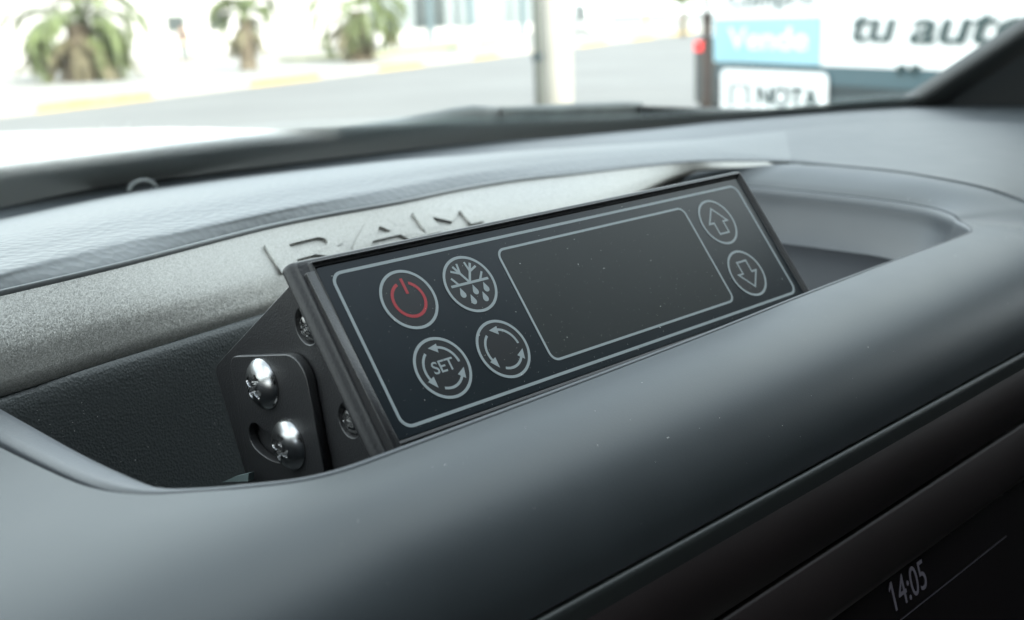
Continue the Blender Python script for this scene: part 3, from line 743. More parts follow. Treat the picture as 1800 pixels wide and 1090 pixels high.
def put_screw(me, x, yz, rot, parent=ctl, s=1.0):
    o = link('screw', me, None, parent)
    o.matrix_local = frinv @ Matrix.Translation(W((x, yz[0], yz[1]))) @ Matrix.Rotation(rot, 4, 'X') @ Matrix.Diagonal((s, s, s, 1))
    return o
put_screw(sm, XB, yzpx(464, 675, XB), .6)
put_screw(sm, XB, yzpx(510, 781, XB), .25)
put_screw(sm, XP+2.2, (h3[0]+1.5, h3[1]-.8), .9, s=.62)
put_screw(sm, XP+2.2, (h4[0]+1.5, h4[1]-.8), .2, s=.58)
# little pale tab at the tray floor by the bracket
bm = bmesh.new()
tb = [D(390, 848, x=-12), D(436, 846, x=-12), D(437, 832, x=-12), D(412, 838, x=-12)]
v0 = [bm.verts.new(CL(p)) for p in tb]; v1 = [bm.verts.new(CL(p+np.array([1.5, 0, 0]))) for p in tb]
bm.faces.new(v0); bm.faces.new(v1[::-1])
for i in range(4): bm.faces.new((v0[i], v1[i], v1[(i+1) % 4], v0[(i+1) % 4]))
bmesh.ops.recalc_face_normals(bm, faces=bm.faces)
bm_obj('bracket_tab', bm, mat('pale_tab_plastic', (.10, .13, .13), .5), ctl)

# dust and lint on the bolster
Gb_ = grid_resample(stn[:, 1:].transpose(1, 0, 2), 4, 5)
def f_bol():
    while True:
        i = random.randrange(1, Gb_.shape[0]-2); j = random.randrange(30, Gb_.shape[1]-30)
        if random.random() < .5+.5*j/Gb_.shape[1]: break
    p = Gb_[i, j]; u = Gb_[i, j+1]-p; v = Gb_[i+1, j]-p
    q = p+u*random.random()+v*random.random()
    n = np.cross(u, v); n = n/np.linalg.norm(n); n = n if n[2] > 0 else -n
    u = u/np.linalg.norm(u); v = np.cross(n, u)
    return W(q+n*.05)-dash.location, Vector(u), Vector(v)
flecks('lint_specks', 100, f_bol, dash, (.07, .20))
def f_back():
    j = random.randrange(0, n_-30); r_ = random.uniform(5, 8)
    i = int(r_); p = np.array(wallrows)[i, j]*(1-(r_-i))+np.array(wallrows)[i+1 if i < 8 else 8, j]*(r_-i)
    return W(p+np.array([0, -.3, .1]))-dash.location, Vector((1, 0, 0)), Vector((0, .2, .97))
flecks('tray_specks', 90, f_back, dash, (.07, .2))

# ================================================================== car body parts
O = car.location
def cs(name, G, m, nr=4, nc=4, flip=False, thick=None, **k): return surf(name, G, m, car, nr, nc, flip, thick=thick, **k)
gb = np.array([(-470, 150, -22), (-400, 230, -22), (-250, 285, -23), (-100, 308, -23), (35, 316, -23), (160, 319, -23), (262, 312, -23), (350, 289, -23), (440, 255, -22.5), (521, 222, -22), (570, 195, -21), (600, 172, -20)])
def up_(p, t_): return np.array([p[0]-15*(p[0]-110)/480*t_, p[1]-93*t_, p[2]+58*t_-.10*t_*0])
cs('windscreen', np.array([[up_(p, t_) for p in gb] for t_ in (-.15, 1.5, 3, 4.6, 6.2)]), gl, 3, 5)
def fk(p, t_): return t_ if t_ < 0 else t_*(1-.56*min(1, max(0, (p[0]-180)/220)))
frow = [-.16, .1, .25, .40, .48]
cs('ceramic_band', np.array([[up_(p, fk(p, t_))+np.array([0, -1.2, -2.0]) for p in gb] for t_ in frow]), fr, 2, 5)
# cowl panel and bonnet
cs('cowl_panel', np.array([[p+np.array([0, 8, -18]) for p in gb], [p+np.array([0, 50, -46]) for p in gb], [p+np.array([0, 110, -62]) for p in gb], [p+np.array([0, 125, -90]) for p in gb]]), rubber, 3, 3)
crest = [(-600, 285), (-200, 263), (0, 249), (300, 229), (600, 215), (700, 211), (900, 207)]
cr3 = [D(a, b_, z=-72) for a, b_ in crest]
hx = [p[0] for p in cr3]; hy = [p[1] for p in cr3]
rowsH = []
xs = [-650, -450, -200, 0, 200, 350, 450, 560, 650, 760, 860]
for fy, dz in ((0, -22), (.3, -13), (.7, -3), (1, 0), (1.5, -14), (2.2, -60), (2.9, -140), (3.2, -260)):
    r = []
    for x in xs:
        yc = np.interp(x, hx[::1], hy) if x > hx[0] else hy[0]
        side = -max(0, abs(x-110)-480)**2/900-abs(x-110)**2/60000
        r.append((x, 420+(yc-420)*fy, -72+dz+(side if fy != 1 else side*.6)))
    rowsH.append(r)
cs('bonnet', np.array(rowsH), whitecar, 4, 4)
# right pillar: rubber edge, trim with a rounded back
pb = np.array([594, 190, -24.0]); pd = np.array([-15, -94, 58.0])
def pil(name, offs, m, t0=-.6, t1=6.6):
    ts = np.linspace(t0, t1, 12); G = [[pb+pd*t_+np.array([o[0], o[1], o[2]]) for t_ in ts] for o in offs]
    return cs(name, np.array(G), m, 4, 1)
pil('pillar_rubber', [(3, 4, 3), (-3, 0, 0), (-5, -6, -3), (2, -10, -7), (8, -10, -10)], rubber)
pil('right_pillar_trim', [(4, -9, -5), (10, -16, -8), (30, -28, -18), (60, -34, -40), (95, -25, -66), (125, 10, -90), (140, 60, -110)], pillarm)
lb_ = np.array([-410, 190, -24.0]); ld = np.array([15, -94, 58.0])
G = [[lb_+ld*t_+np.array(o) for t_ in np.linspace(-.6, 6.6, 8)] for o in ((8, 0, 0), (-20, -26, -18), (-80, -20, -60))]
cs('left_pillar_trim', np.array(G), pillarm, 3, 1)
# roof, doors, rear of the cabin
xr, xl = 700, -520
G = [[(x, y, 398-((x-110)/600)**2*40-(max(0, y+900)/640)**1.6*44) for x in np.linspace(xl+30, xr-30, 8)] for y in np.linspace(-245, -2000, 12)]
cs('roof_header', np.array([[(x, y, z-((x-110)/600)**2*25) for x in np.linspace(xl+30, xr-30, 8)] for y, z in ((-225, 322), (-232, 330), (-250, 345), (-262, 356))]), liner, 2, 2)
cs('roof', np.array(G), liner, 2, 2, thick=25)
for nm, x, s_ in (('right_door', xr, 1), ('left_door', xl, -1)):
    G = [[(x+s_*dx, y, z) for y in np.linspace(60, -1900, 10)] for dx, z in ((60, -40), (0, -42), (-14, -60), (-30, -160), (-30, -330), (0, -700))]
    cs(nm, np.array(G), seatm, 3, 1, thick=20)
    G = [[(x+s_*(dx-30), y, z) for y in (-300, -600, -1000, -1950)] for dx, z in ((60, -60), (20, 200), (-30, 385))]
    cs('added_side_panel', np.array(G), pillarm, 3, 2, thick=30)  # unseen solid side panel, added to darken what the bolster reflects
cs('rear_cabin_wall', np.array([[(x, -1950+40*math.cos(x/300), z) for x in np.linspace(xl, xr, 6)] for z in (-900, -300, 0, 440)]), seatm, 2, 2, thick=20)
for sx_ in (-230, 400):
    G = [[(sx_+x, y+(x/260)**2*-30, z) for x in np.linspace(-260, 260, 7)] for y, z in ((-900, -330), (-980, -100), (-1010, 150), (-1050, 190), (-1120, 150), (-1110, -300))]
    cs('seat_back', np.array(G), seatm, 3, 2)
    box('seat_cushion', seatm, car, (sx_-250-110)/1000, (sx_+250-110)/1000, -.95, -.45, 1.17, 1.30, bev=.04)
box('floor_pan', seatm, car, (xl-110)/1000, (xr-110)/1000, -1.95, .25, .62, .66)
box('bulkhead', rubber, car, (xl-110)/1000, (xr-110)/1000, .27, .30, .62, 1.56)

# wiper on the outside of the glass
GN = np.array([0, .53, .848]); GP = np.array([160, 319, -23.0])
def WP(px, py, off_): return D(px, py, plane=(GN, GP+GN*off_))
wp = thing('windscreen_wiper', 'dark grey wiper lying along the foot of the windscreen', 'wiper', loc=W(WP(900, 205, 12)))
def slab(name, top, bot, off_, th, m, parent):
    n = len(top); bm = bmesh.new(); Rg = []
    for (a, b_) in zip(top, bot):
        p, q = WP(*a, off_), WP(*b_, off_); c_ = (p+q)/2; e = (p-q)/2
        pts = [c_+e*math.cos(u)*1.0+GN*th/2*math.sin(u)*(1 if abs(math.sin(u)) < .9 else .9) for u in np.linspace(0, 2*math.pi, 13)[:-1]]
        Rg.append([bm.verts.new(W(v)-parent.location) for v in pts])
    for i in range(n-1):
        for k_ in range(12): bm.faces.new((Rg[i][k_], Rg[i][(k_+1) % 12], Rg[i+1][(k_+1) % 12], Rg[i+1][k_]))
    bm.faces.new(Rg[0][::-1]); bm.faces.new(Rg[-1]); bmesh.ops.recalc_face_normals(bm, faces=bm.faces)
    return bm_obj(name, bm, m, parent, smooth=True)
slab('arm_cover', [(600, 236), (690, 219), (745, 206), (795, 195), (835, 189), (884, 193)], [(600, 246), (690, 240), (745, 238), (795, 237), (835, 236), (884, 234)], 14, 12, wiperm, wp)
slab('arm_edge', [(686, 219), (745, 205), (795, 194), (832, 188), (886, 191)], [(686, 222), (745, 210), (795, 199), (832, 192), (886, 195)], 22, 4, rubber, wp)
slab('blade_holder', [(884, 193), (980, 187), (1100, 182), (1130, 183)], [(884, 232), (980, 228), (1100, 222), (1130, 221)], 12, 12, wiperm, wp)
slab('blade', [(1125, 188), (1250, 192), (1400, 196), (1480, 197)], [(1125, 218), (1250, 212), (1400, 203), (1480, 201)], 8, 8, rubber, wp)

# ================================================================== THE STREET (metres from here on)
def GPt(px, py, h=0): p = D(px, py, z=-Z0+h*1000); return Vector((p[0]/1000, p[1]/1000, h))
kd = Vector((.9128, .4084, 0)); kn = Vector((-.4084, .9128, 0)); k0 = GPt(500, 146)
def onk(px, d=0, py=120):                 # where the sight line of a column meets the line parallel to the kerb at distance d behind it
    r_ = ray(px, py); r2 = Vector((r_[0], r_[1], 0)); o_ = Vector((CAM[0]/1000, CAM[1]/1000, 0)); base = k0+kn*d; base.z = 0
    s_ = (base-o_).dot(kn)/r2.dot(kn); return o_+r2*s_
def quadmesh(name, pts, m, **props):
    bm = bmesh.new(); bm.faces.new([bm.verts.new(p) for p in pts]); return bm_obj(name, bm, m, None, **props)
quadmesh('street', [(-600, -600, 0), (900, -600, 0), (900, 900, 0), (-600, 900, 0)], asphalt, kind='structure')
KM = Matrix(((kd.x, kn.x, 0, k0.x), (kd.y, kn.y, 0, k0.y), (0, 0, 1, 0), (0, 0, 0, 1)))
def kbox(name, m, parent, s0, s1, d0, d1, z0, z1, bev=0, **props):   # along the kerb, behind the kerb, up
    mt_ = KM
    if parent is not None: mt_ = Matrix.Translation(-parent.location) @ KM
    return box(name, m, parent, s0, s1, d0, d1, z0, z1, mtx=mt_, bev=bev, **props)
def ks(px, d=0, py=120): v = onk(px, d, py)-k0; return Vector((v.x, v.y, 0)).dot(kd)
kbox('sidewalk', paving, None, -80, 260, .3, 30, 0, .19, kind='structure')
kerb = thing('street_kerb', 'pale concrete kerb with yellow painted lengths across the street', 'kerb', loc=(k0.x, k0.y, 0))
kbox('kerb_stone', kerbm, kerb, -80, 260, 0, .3, 0, .2)
for a, b_ in ((52, 262), (436, 562), (664, 745), (832, 878), (1020, 1068), (1112, 1150), (1180, 1220)):
    kbox('painted_length', yellowm, kerb, ks(a), ks(b_), -.006, .32, .01, .206)
# verge strip with dry plants
kbox('verge', hedge_m, None, ks(700, 3), ks(960, 3), 5, 9, .19, .34, kind='structure')
# white building with two windows
dB = (GPt(330, 110)-k0).dot(kn)
bld = thing('white_building', 'long white building behind the palms with two small grey windows', 'building', loc=tuple(onk(330, dB)))
kbox('wall', wallm, bld, -90, ks(655, dB), dB, dB+12, .19, 7)
def zpx(px, py, d):                      # height at which the sight line meets the wall plane
    v = onk(px, d, py); r_ = ray(px, py); s_ = (v.x-CAM[0]/1000)/r_[0]; return (CAM[2]+Z0)/1000+s_*r_[2]
for a, b_, t_, u_ in ((301, 331, 27, 56), (374, 408, 25, 53)):
    f = kbox('window', greypole, bld, ks(a, dB), ks(b_, dB), dB-.10, dB+.02, zpx(a, u_, dB), zpx(a, t_, dB))
    w_ = ks(b_, dB)-ks(a, dB)
    kbox('pane', winglass, f, 0, .001, 0, .001, 0, .001) if False else None
    for q in (0, .5):
        g_ = kbox('pane', winglass, bld, ks(a, dB)+.06+w_*q, ks(a, dB)+w_*(q+.5)-.04, dB-.125, dB-.08, zpx(a, u_, dB)+.08, zpx(a, t_, dB)-.08)
kbox('plinth', paving, bld, -90, ks(655, dB), dB-.05, dB-.001, .19, .45)
# pale blue shopfront with columns
shop = thing('pale_shopfront', 'pale blue grey shopfront with slim columns right of the palms', 'building', loc=tuple(onk(800, dB)))
kbox('facade', bluewall, shop, ks(662, dB), ks(1010, dB), dB+1, dB+12, .19, 8)
kbox('base_wall', wallm, shop, ks(655, dB), ks(945, dB), dB-.4, dB-.1, .19, max(1.0, zpx(800, 48, dB)))
for a, w_ in ((815, .6), (908, .5), (932, .9), (745, .3)):
    kbox('column', bluecol, shop, ks(a, dB), ks(a, dB)+w_, dB-.9, dB-.5, .19, 8)
for a, b_ in ((690, 740), (755, 805), (832, 895)):
    kbox('shop_window', winglass if a == 755 else bluewall, shop, ks(a, dB), ks(b_, dB), dB+.93, dB+.99, 1.2, 5)
# utility box
ub = thing('utility_cabinet', 'small white cabinet on the verge near the kerb', 'cabinet', loc=tuple(GPt(832, 92)))
p_ = GPt(832, 95)-k0; s_, d_ = p_.dot(kd), p_.dot(kn)
kbox('cabinet_body', wallm, ub, s_-.5, s_+.5, d_, d_+.5, .19, 1.25, bev=.04); kbox('cabinet_lid', kerbm, ub, s_-.54, s_+.54, d_-.04, d_+.54, 1.25, 1.32)
# palms
def frond(bm, base, az, el, L, droop, w, seed):
    r_ = random.Random(seed); n = 9; pts = []; p = Vector(base); e = el
    for i in range(n+1):
        pts.append(p.copy()); dv = Vector((math.cos(az)*math.cos(e), math.sin(az)*math.cos(e), math.sin(e))); p = p+dv*L/n; e -= droop/n*(1+i*.15)
    side = Vector((-math.sin(az), math.cos(az), 0))
    for i in range(2, n):                 # stalk
        a, b_ = pts[i-1], pts[i]; bm.faces.new([bm.verts.new(v) for v in (a-side*.025, a+side*.025, b_+side*.02, b_-side*.02)])
    c0 = pts[4]                            # fan of narrow blades
    for k_ in range(26):
        f = k_/25; i = 3+int(f*5.9); q = pts[i]+(pts[i+1]-pts[i])*(f*5.9-int(f*5.9)) if i < n else pts[n]
        for s in (-1, 1):
            fw = (pts[min(i+1, n)]-pts[i-1]).normalized()
            ang = math.radians(r_.uniform(35, 60)*(1-f*.55)); dirv = (fw*math.cos(ang)+side*s*math.sin(ang)+Vector((0, 0, r_.uniform(-.55, -.15)))).normalized()
            l_ = w*(1.0-.5*abs(f-.4))*r_.uniform(.8, 1.15); t_ = dirv.cross(Vector((0, 0, 1))).normalized()*.035
            tip = q+dirv*l_+Vector((0, 0, -.12*l_)); mid = q+dirv*l_*.5
            bm.faces.new([bm.verts.new(v) for v in (q, mid+t_, tip, mid-t_)])
def palm(px, py, h, spread, nfr, label, seed, trunk_r=.35, dead=14):
    b0 = GPt(px, py, .19); t_ = thing('palm_tree', label, 'palm', loc=tuple(b0), group='palms along the far pavement'); r_ = random.Random(seed)
    bm = bmesh.new(); pts = [(0, 0, 0), (0, 0, h*.3), (.03, 0, h*.7), (0, 0, h)]; sweep(bm, pts, [trunk_r*1.25, trunk_r, trunk_r*.85, trunk_r*.7], 14)
    for i in range(60):                   # leaf boots
        a = r_.uniform(0, 6.28); z = r_.uniform(.05, h*.95); rr0 = trunk_r*.95
        bm2 = Vector((math.cos(a)*rr0, math.sin(a)*rr0, z)); s2_ = Vector((-math.sin(a), math.cos(a), 0))
        v = [bm.verts.new(q) for q in (bm2-s2_*.08, bm2+s2_*.08, bm2+Vector((math.cos(a)*.12, math.sin(a)*.12, .28)))]; bm.faces.new(v)
    bm_obj('trunk', bm, barkm, t_)
    bm = bmesh.new()
    for i in range(nfr):
        frond(bm, (0, 0, h*.97), r_.uniform(0, 6.28), math.radians(r_.uniform(0, 88)), spread*r_.uniform(.8, 1.15), math.radians(r_.uniform(55, 115)), spread*.36, seed*100+i)
    bm_obj('crown', bm, leafm, t_)
    bm = bmesh.new()
    for i in range(dead):
        frond(bm, (0, 0, h*.86), r_.uniform(0, 6.28), math.radians(r_.uniform(-50, -5)), spread*.8*r_.uniform(.7, 1.1), math.radians(r_.uniform(20, 45)), spread*.25, seed*100+50+i)
    bm_obj('dry_skirt', bm, deadleaf, t_)
palm(150, 142, 1.85, 2.65, 38, 'widest palm, at the far left, with a thick drooping crown and dark stubby trunk', 3, .55, 24)
palm(438, 123, 1.9, 1.5, 18, 'smallest palm, thin crown, between the wide palm and the next one', 5, .28, 12)
palm(636, 108, 2.0, 2.3, 24, 'palm with long arching fronds just left of the shopfront', 8, .45, 16)
# pedestrian
def person(px, py, label):
    b0 = GPt(px, py, .19); t_ = thing('person', label, 'person', loc=tuple(b0), rot=(0, 0, math.radians(130)))
    def sk(name, verts, edges, rad_, m, parent):
        me = bpy.data.meshes.new(name); me.from_pydata(verts, edges, []); o = link(name, me, m, parent)
        md = o.modifiers.new('skin', 'SKIN'); 
        for i, r_ in enumerate(rad_): me.skin_vertices[0].data[i].radius = r_ if hasattr(r_, '__len__') else (r_, r_)
        me.skin_vertices[0].data[0].use_root = True
        o.modifiers.new('sub', 'SUBSURF').levels = 1; return o
    v = [(0, 0, .95), (0, 0, 1.15), (0, .02, 1.38), (0, .03, 1.50), (0, .05, 1.62), (0, .05, 1.72),
         (.17, .02, 1.38), (.23, .05, 1.12), (.20, .20, .92), (.20, .25, .86), (-.17, .02, 1.38), (-.24, -.03, 1.12), (-.22, .08, .90), (-.22, .10, .83),
         (.09, 0, .88), (.10, .10, .50), (.10, .02, .08), (.10, .16, .04), (-.09, 0, .88), (-.10, -.08, .50), (-.10, -.26, .12), (-.10, -.14, .04)]
    e = [(0, 1), (1, 2), (2, 3), (3, 4), (4, 5), (2, 6), (6, 7), (7, 8), (8, 9), (2, 10), (10, 11), (11, 12), (12, 13), (0, 14), (14, 15), (15, 16), (16, 17), (0, 18), (18, 19), (19, 20), (20, 21)]
    r_ = [(.14, .10), (.13, .10), (.15, .10), (.055, .055), (.085, .10), (.07, .08), .055, .042, .033, .03, .055, .042, .033, .03, .085, .06, .04, .035, .085, .06, .04, .035]
    body = sk('body', v, e, r_, skinm, t_)
    sk('shirt', [(0, 0, .93), (0, 0, 1.15), (0, .02, 1.42), (.17, .02, 1.40), (.225, .05, 1.18), (-.17, .02, 1.40), (-.235, -.02, 1.18)], [(0, 1), (1, 2), (2, 3), (3, 4), (2, 5), (5, 6)], [(.155, .12), (.15, .12), (.15, .11), .07, .062, .07, .062], shirt, t_)
    sk('trousers', [(0, 0, .97), (.09, 0, .86), (.10, .10, .50), (.10, .02, .12), (-.09, 0, .86), (-.10, -.08, .50), (-.10, -.24, .15)], [(0, 1), (1, 2), (2, 3), (0, 4), (4, 5), (5, 6)], [(.15, .12), .10, .075, .062, .10, .075, .062], jeans, t_)
    bm = bmesh.new(); bmesh.ops.create_uvsphere(bm, u_segments=14, v_segments=8, radius=.11, matrix=Matrix.Translation((0, .03, 1.70)) @ Matrix.Diagonal((.9, 1, .8, 1))); bm_obj('hair', bm, hairm, t_, smooth=True)
    bm = bmesh.new(); bmesh.ops.create_cone(bm, cap_ends=True, segments=6, radius1=.022, radius2=.006, depth=.04, matrix=Matrix.Translation((0, .155, 1.63)) @ Matrix.Rotation(-math.pi/2, 4, 'X')); bm_obj('nose', bm, skinm, t_)
person(327, 113, 'pedestrian in a dark top and pale trousers walking before the white wall')
# cars: simple shells with wheels, glass and lamps
def vehicle(name, label, cat, loc, rz, L, Wd, H, paint, van=False, tail=.95, lampz=.75):
    t_ = thing(name, label, cat, loc=loc, rot=(0, 0, rz)); bm = bmesh.new()
    if van: P_ = [(-L/2, .35), (L/2, .35), (L/2, 1.0), (L/2-.25, 1.25), (L/2-1.1, H-.05), (L/2-1.5, H), (-L/2+.1, H), (-L/2, H-.15)]
    else: P_ = [(-L/2, .35), (L/2, .35), (L/2, .75), (L/2-.2, .9), (L/2-1.1, 1.0), (L/2-1.9, H), (-L/2+1.3, H), (-L/2+.5, tail+.07), (-L/2, tail)]
    ra = [bm.verts.new((x, -Wd/2, z)) for x, z in P_]; rb = [bm.verts.new((x, Wd/2, z)) for x, z in P_]; n = len(P_)
    for i in range(n): bm.faces.new((ra[i], ra[(i+1) % n], rb[(i+1) % n], rb[i]))
    bm.faces.new(ra[::-1]); bm.faces.new(rb); bmesh.ops.recalc_face_normals(bm, faces=bm.faces)
    bmesh.ops.bevel(bm, geom=list(bm.edges), offset=.07, segments=2, affect='EDGES')
    bm_obj('body', bm, paint, t_, smooth=False)
    for s in (-1, 1):
        zt, zb = H-.18, (1.15 if van else 1.02)
        for a, b_ in (((L/2-2.3, L/2-1.55), (L/2-3.6, L/2-2.5)) if van else ((-.1, 1.0), (-1.1, -.2))):
            box('side_window', winglass, t_, a if van else a, b_, s*(Wd/2)-.012, s*(Wd/2)+.012, zb, zt)
        for x in (-L/2+.85, L/2-.95):
            bm = bmesh.new(); bmesh.ops.create_cone(bm, cap_ends=True, segments=28, radius1=.34, radius2=.34, depth=.22, matrix=Matrix.Translation((x, s*(Wd/2-.10), .34)) @ Matrix.Rotation(math.pi/2, 4, 'X'))
            w_ = bm_obj('wheel', bm, tyre, t_)
            bm = bmesh.new(); bmesh.ops.create_cone(bm, cap_ends=True, segments=20, radius1=.2, radius2=.2, depth=.235, matrix=Matrix.Translation((x, s*(Wd/2-.10), .34)) @ Matrix.Rotation(math.pi/2, 4, 'X'))
            bm_obj('rim', bm, kerbm, w_)
        box('tail_lamp', redlamp, t_, -L/2-.03, -L/2+.06, s*(Wd/2-.12)-.06, s*(Wd/2-.12)+.06, lampz, lampz+.13)
        box('headlamp', whiteb, t_, L/2-.08, L/2+.02, s*(Wd/2-.28)-.15, s*(Wd/2-.28)+.15, .68, .85)
    return t_
ka = math.atan2(kd.y, kd.x)
va, vb = GPt(1013, 60), GPt(1073, 62); vm = (va+vb)/2
vehicle('parked_van', 'white delivery van parked far down the street, behind the pale pole', 'van', tuple(vm), math.atan2(vb.y-va.y, vb.x-va.x)+.0, 5.4, 1.95, 2.6, whitecar, van=True)
pc = GPt(1190, 33); vehicle('parked_car', 'small grey car far off, just left of the board', 'car', (pc.x*.62, pc.y*.62, 0), ka, 4.2, 1.7, 1.45, mat('grey_car_paint', (.25, .27, .28), .35))
# orange marker post
op = GPt(1136, 52); b0 = Vector((op.x, op.y, 0)) if op.length < 200 else Vector((64, 52, 0))
mp_ = thing('marker_post', 'slim orange marker post at the far end of the street', 'post', loc=tuple(b0))
bm = bmesh.new(); sweep(bm, [(0, 0, 0), (0, 0, 1.6)], .17, 10); bm_obj('post', bm, orange, mp_); bm = bmesh.new(); sweep(bm, [(0, 0, 1.6), (0, 0, 1.7)], .22, 10); bm_obj('cap', bm, kerbm, mp_)
# far tree
ft = ray(1200, 0); fb = Vector((CAM[0]/1000+ft[0]*75, CAM[1]/1000+ft[1]*75, 0))
ftr = thing('street_tree', 'green tree at the far end of the street, only its crown bottom in view', 'tree', loc=tuple(fb))
bm = bmesh.new(); sweep(bm, [(0, 0, 0), (.1, 0, 1.5), (0, .1, 3.2)], [.22, .17, .12], 10)
for a in range(5): sweep(bm, [(0, .1, 2.6), (math.cos(a*1.26)*1.1, math.sin(a*1.26)*1.1, 3.9)], [.08, .03], 6)
bm_obj('trunk', bm, barkm, ftr)
bm = bmesh.new()
for i in range(2600):
    a, b_ = random.uniform(0, 6.28), random.uniform(-1, 1); r_ = 2.1*random.random()**.4; c_ = Vector((math.cos(a)*math.sqrt(1-b_*b_)*r_, math.sin(a)*math.sqrt(1-b_*b_)*r_, 3.9+b_*r_*.85))
    if math.sin(c_.x*3)*math.cos(c_.y*2.5+1)*math.sin(c_.z*2.7) > .25: continue
    q = [c_+Vector([random.gauss(0, .11) for _ in range(3)]) for _ in range(4)]; bm.faces.new([bm.verts.new(v) for v in q])
bm_obj('crown', bm, greenl, ftr)
# pale pole across the street
pr = ray(980, 150); pD = 9.0; pp = Vector((CAM[0]/1000+pr[0]*pD, CAM[1]/1000+pr[1]*pD, 0))
pole = thing('street_pole', 'broad cream painted pole standing between the car and the street, grey on its left side', 'pole', loc=tuple(pp))
bm = bmesh.new(); sweep(bm, [(0, 0, 0), (0, 0, 6)], .125, 20)
for f in bm.faces: f.smooth = True
right = Vector((M[0][0], M[1][0], 0)).normalized()
bm_obj('shaft', bm, creampole, pole)
bm = bmesh.new(); sweep(bm, [-right*.130+Vector((0, 0, 0)), -right*.130+Vector((0, 0, 6))], .055, 12); bm_obj('side_conduit', bm, greypole, pole, smooth=True)
bm = bmesh.new(); sweep(bm, [-right*.130+Vector((0, 0, 1.36)), -right*.130+Vector((0, 0, 1.42))], .068, 12); bm_obj('clamp', bm, tealdark, pole)

# ------------------------------------------------------------------ advertising board
vpx = 50; hz = 30-.04*(vpx-900)
bdir = ray(vpx, hz); bdir = Vector((bdir[0], bdir[1], 0)).normalized()      # horizontal direction towards the board's far (left) end
bx = -bdir                                                                  # reading direction, left to right
bnrm = Vector((bx.y, -bx.x, 0))                                             # towards the car
b0r = ray(1262, 120); bD = 7.2
bp0 = Vector((CAM[0]/1000+b0r[0]*bD, CAM[1]/1000+b0r[1]*bD, 0))
if bnrm.dot(Vector((CAM[0]/1000, CAM[1]/1000, 0))-bp0) < 0: bnrm = -bnrm
def BP(px, py):
    r_ = ray(px, py); rv = Vector(r_); o_ = Vector((CAM[0]/1000, CAM[1]/1000, (CAM[2]+Z0)/1000))
    s_ = (bp0-Vector((o_.x, o_.y, 0))).dot(bnrm)/rv.dot(bnrm); q = o_+rv*s_
    return (q-bp0).dot(bx), q.z
board = thing('advertising_board', 'large white roadside board reading tu auto with blue and teal panels', 'sign', loc=tuple(bp0))
BM = Matrix(((bx.x, -bnrm.x, 0, 0), (bx.y, -bnrm.y, 0, 0), (0, 0, 1, 0), (0, 0, 0, 1)))   # local: X reading, Y away from the car, Z up
def bbox_(name, m, a0, a1, z0, z1, d0, d1, parent=board, **k): return box(name, m, parent, a0, a1, d0, d1, z0, z1, mtx=BM, **k)
a_, z_tb = BP(1262, 109); a_2, z_tb2 = BP(1440, 114)
ztop = 3.4; zteal = z_tb; zsl = BP(1470, 150)[1]; zbot = .55
aL = BP(1255, 60)[0]; aR = aL+5.5
bbox_('board_panel', whiteb, aL, aR, zteal, ztop, 0, .06)
bbox_('teal_band', teal, aL+.03, aR, zsl, zteal-.001, .005, .06)
bbox_('reflection_band', tealdark, aL+.03, aR, zbot, zsl-.001, .004, .06)  # lower board coloured darker for the windscreen reflection lying over it
x1 = BP(1443, 80)[0]; zb_t = BP(1262, 34)[1]; 
bbox_('blue_panel', lblue, aL+.02, x1, zteal+.004, zb_t, -.012, -.001)
def btext(name, body, px0, px1, pyt, pyb, m, shear=0, bold=0, sxf=1, parent=board, d=-.016, fill=None):
    (a0, zt), (a1, zb) = BP(px0, pyt), BP(px1, pyb); zc = (BP((px0+px1)/2, (pyt+pyb)/2))[1]
    cu = bpy.data.curves.new(name, 'FONT'); cu.body = body; cu.size = 1; cu.shear = shear; cu.offset = bold; cu.extrude = .002
    o = curve_to_obj(name, cu, m, parent, 0, None)
    xs_ = [v.co.x for v in o.data.vertices]; ys_ = [v.co.y for v in o.data.vertices]
    w0_, h0_ = max(xs_)-min(xs_), max(ys_)-min(ys_); cx_, cy_ = (max(xs_)+min(xs_))/2, (max(ys_)+min(ys_))/2
    sx__ = (a1-a0)/w0_; hh = abs(BP((px0+px1)/2, pyt)[1]-BP((px0+px1)/2, pyb)[1]); sy__ = hh/h0_
    mt_ = BM @ Matrix(((sx__, 0, 0, (a0+a1)/2-cx_*sx__), (0, 0, -1, d), (0, sy__, 0, zc-cy_*sy__), (0, 0, 0, 1)))
    o.data.transform(mt_); return o
btext('lettering_upper', 'Compro', 1283, 1432, -24, 20, mat('grey_lettering', (.17, .2, .2), .6), bold=.01)
btext('lettering_blue', 'Vende', 1284, 1424, 48, 88, paleletter, bold=.015)
btext('lettering_main', 'tu', 1502, 1576, 24, 74, letterm, shear=.22, bold=.012)
btext('lettering_main', 'auto', 1604, 1822, 22, 78, letterm, shear=.22, bold=.012)
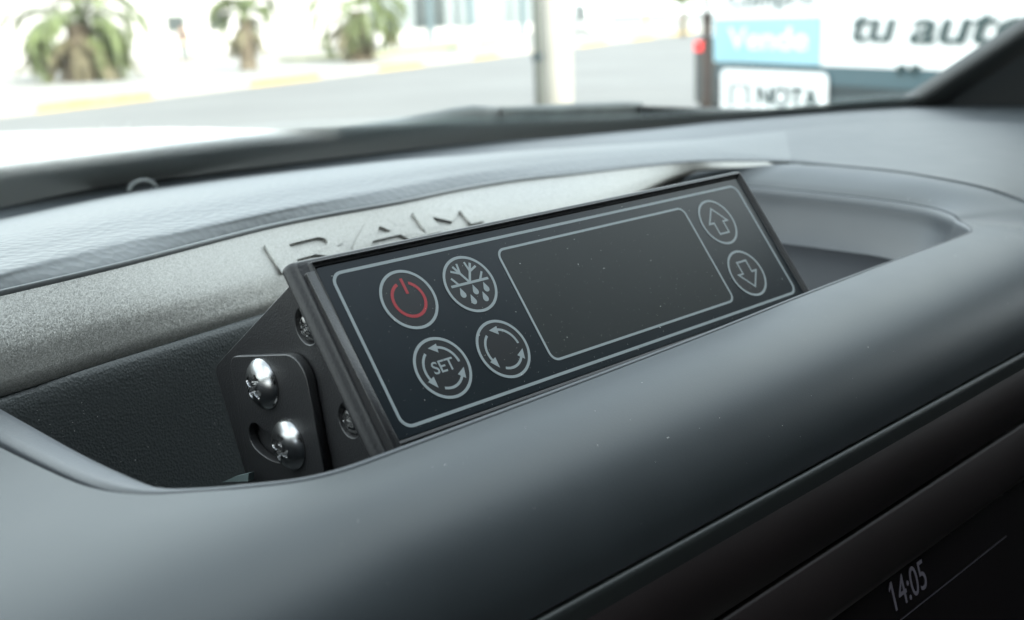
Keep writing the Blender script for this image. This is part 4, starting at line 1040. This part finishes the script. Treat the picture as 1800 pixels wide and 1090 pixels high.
# white plate with a car outline and letters
pz0 = BP(1360, 240)[1]; pz1 = BP(1360, 124)[1]; pa0 = BP(1271, 150)[0]; pa1 = BP(1458, 150)[0]
cu = bpy.data.curves.new('white_plate', 'CURVE'); cu.dimensions = '2D'; cu.fill_mode = 'BOTH'; cu.extrude = .006
s = cu.splines.new('POLY'); lp = rrect(pa0, pz0, pa1, pz1, .05); s.points.add(len(lp)-1); s.use_cyclic_u = True
for q, (x, y) in zip(s.points, lp): q.co = (x, y, 0, 1)
wp_ = curve_to_obj('white_plate', cu, whiteb, board, 0, BM @ Matrix(((1, 0, 0, 0), (0, 0, -1, -.012), (0, 1, 0, 0), (0, 0, 0, 1))))
grp = mat('plate_print', (.03, .05, .05), .6)
for a, b_ in (((1291, 146), (1321, 149)), ):
    a0, z1_ = BP(*a); a1, z0_ = BP(*b_)
    bbox_('plate_mark', grp, a0, a1, z0_-.008, z1_, -.024, -.019, parent=wp_)
for x_ in (1290, 1320):
    a0 = BP(x_, 150)[0]; bbox_('plate_mark', grp, a0-.014, a0+.014, BP(x_, 186)[1], BP(x_, 150)[1], -.024, -.019, parent=wp_)
btext('plate_lettering', 'NOTA', 1336, 1446, 152, 190, grp, bold=.03, parent=wp_, d=-.022)
for a in (aL+.3, aL+2.8, aR-.3): bbox_('board_leg', greypole, a-.04, a+.04, 0, zbot, .01, .05)
for px_, s_m in ((1588, 1), (1612, .9)):  # two small dark angled strokes at the teal edge
    (a0, z0_), (a1, z1_) = BP(px_-7, 132), BP(px_+7, 114)
    bbox_('dark_stroke', letterm, a0, a0+.012*s_m, z0_, z1_, -.02, -.004); bbox_('dark_stroke', letterm, a0+.012*s_m, a1, z1_-.02, z1_, -.02, -.004)
# rusty post
rr1 = ray(1243, 120); rp = Vector((CAM[0]/1000+rr1[0]*6.9, CAM[1]/1000+rr1[1]*6.9, 0))
post = thing('rusty_post', 'thin rusty brown post at the left edge of the advertising board', 'post', loc=tuple(rp))
zj = 1.66
bm = bmesh.new(); sweep(bm, [(0, 0, 0), (0, 0, zj)], .026, 12); bm_obj('lower_tube', bm, rust, post, smooth=True)
bm = bmesh.new(); sweep(bm, [(-.008, 0, zj), (-.008, 0, 3.2)], .014, 12); bm_obj('upper_tube', bm, rust, post, smooth=True)
bm = bmesh.new(); sweep(bm, [(0, 0, zj-.03), (0, 0, zj+.01)], .031, 12); bm_obj('sleeve', bm, rust, post, smooth=True)
# dark vehicle peeping out behind the board
dr_ = ray(1229, 100); dD = 16; dp = Vector((CAM[0]/1000+dr_[0]*dD, CAM[1]/1000+dr_[1]*dD, 0))
dk = math.atan2(dr_[1], dr_[0]); dk2 = dk+math.radians(-38)
dc = dp+Vector((math.cos(dk2), math.sin(dk2), 0))*2.1+Vector((math.sin(dk2), -math.cos(dk2), 0))*.85
vehicle('dark_car', 'dark car mostly hidden behind the advertising board with a red tail lamp showing', 'car', tuple(dc), dk2, 4.4, 1.8, 1.5, darkcar, tail=1.32, lampz=1.14)
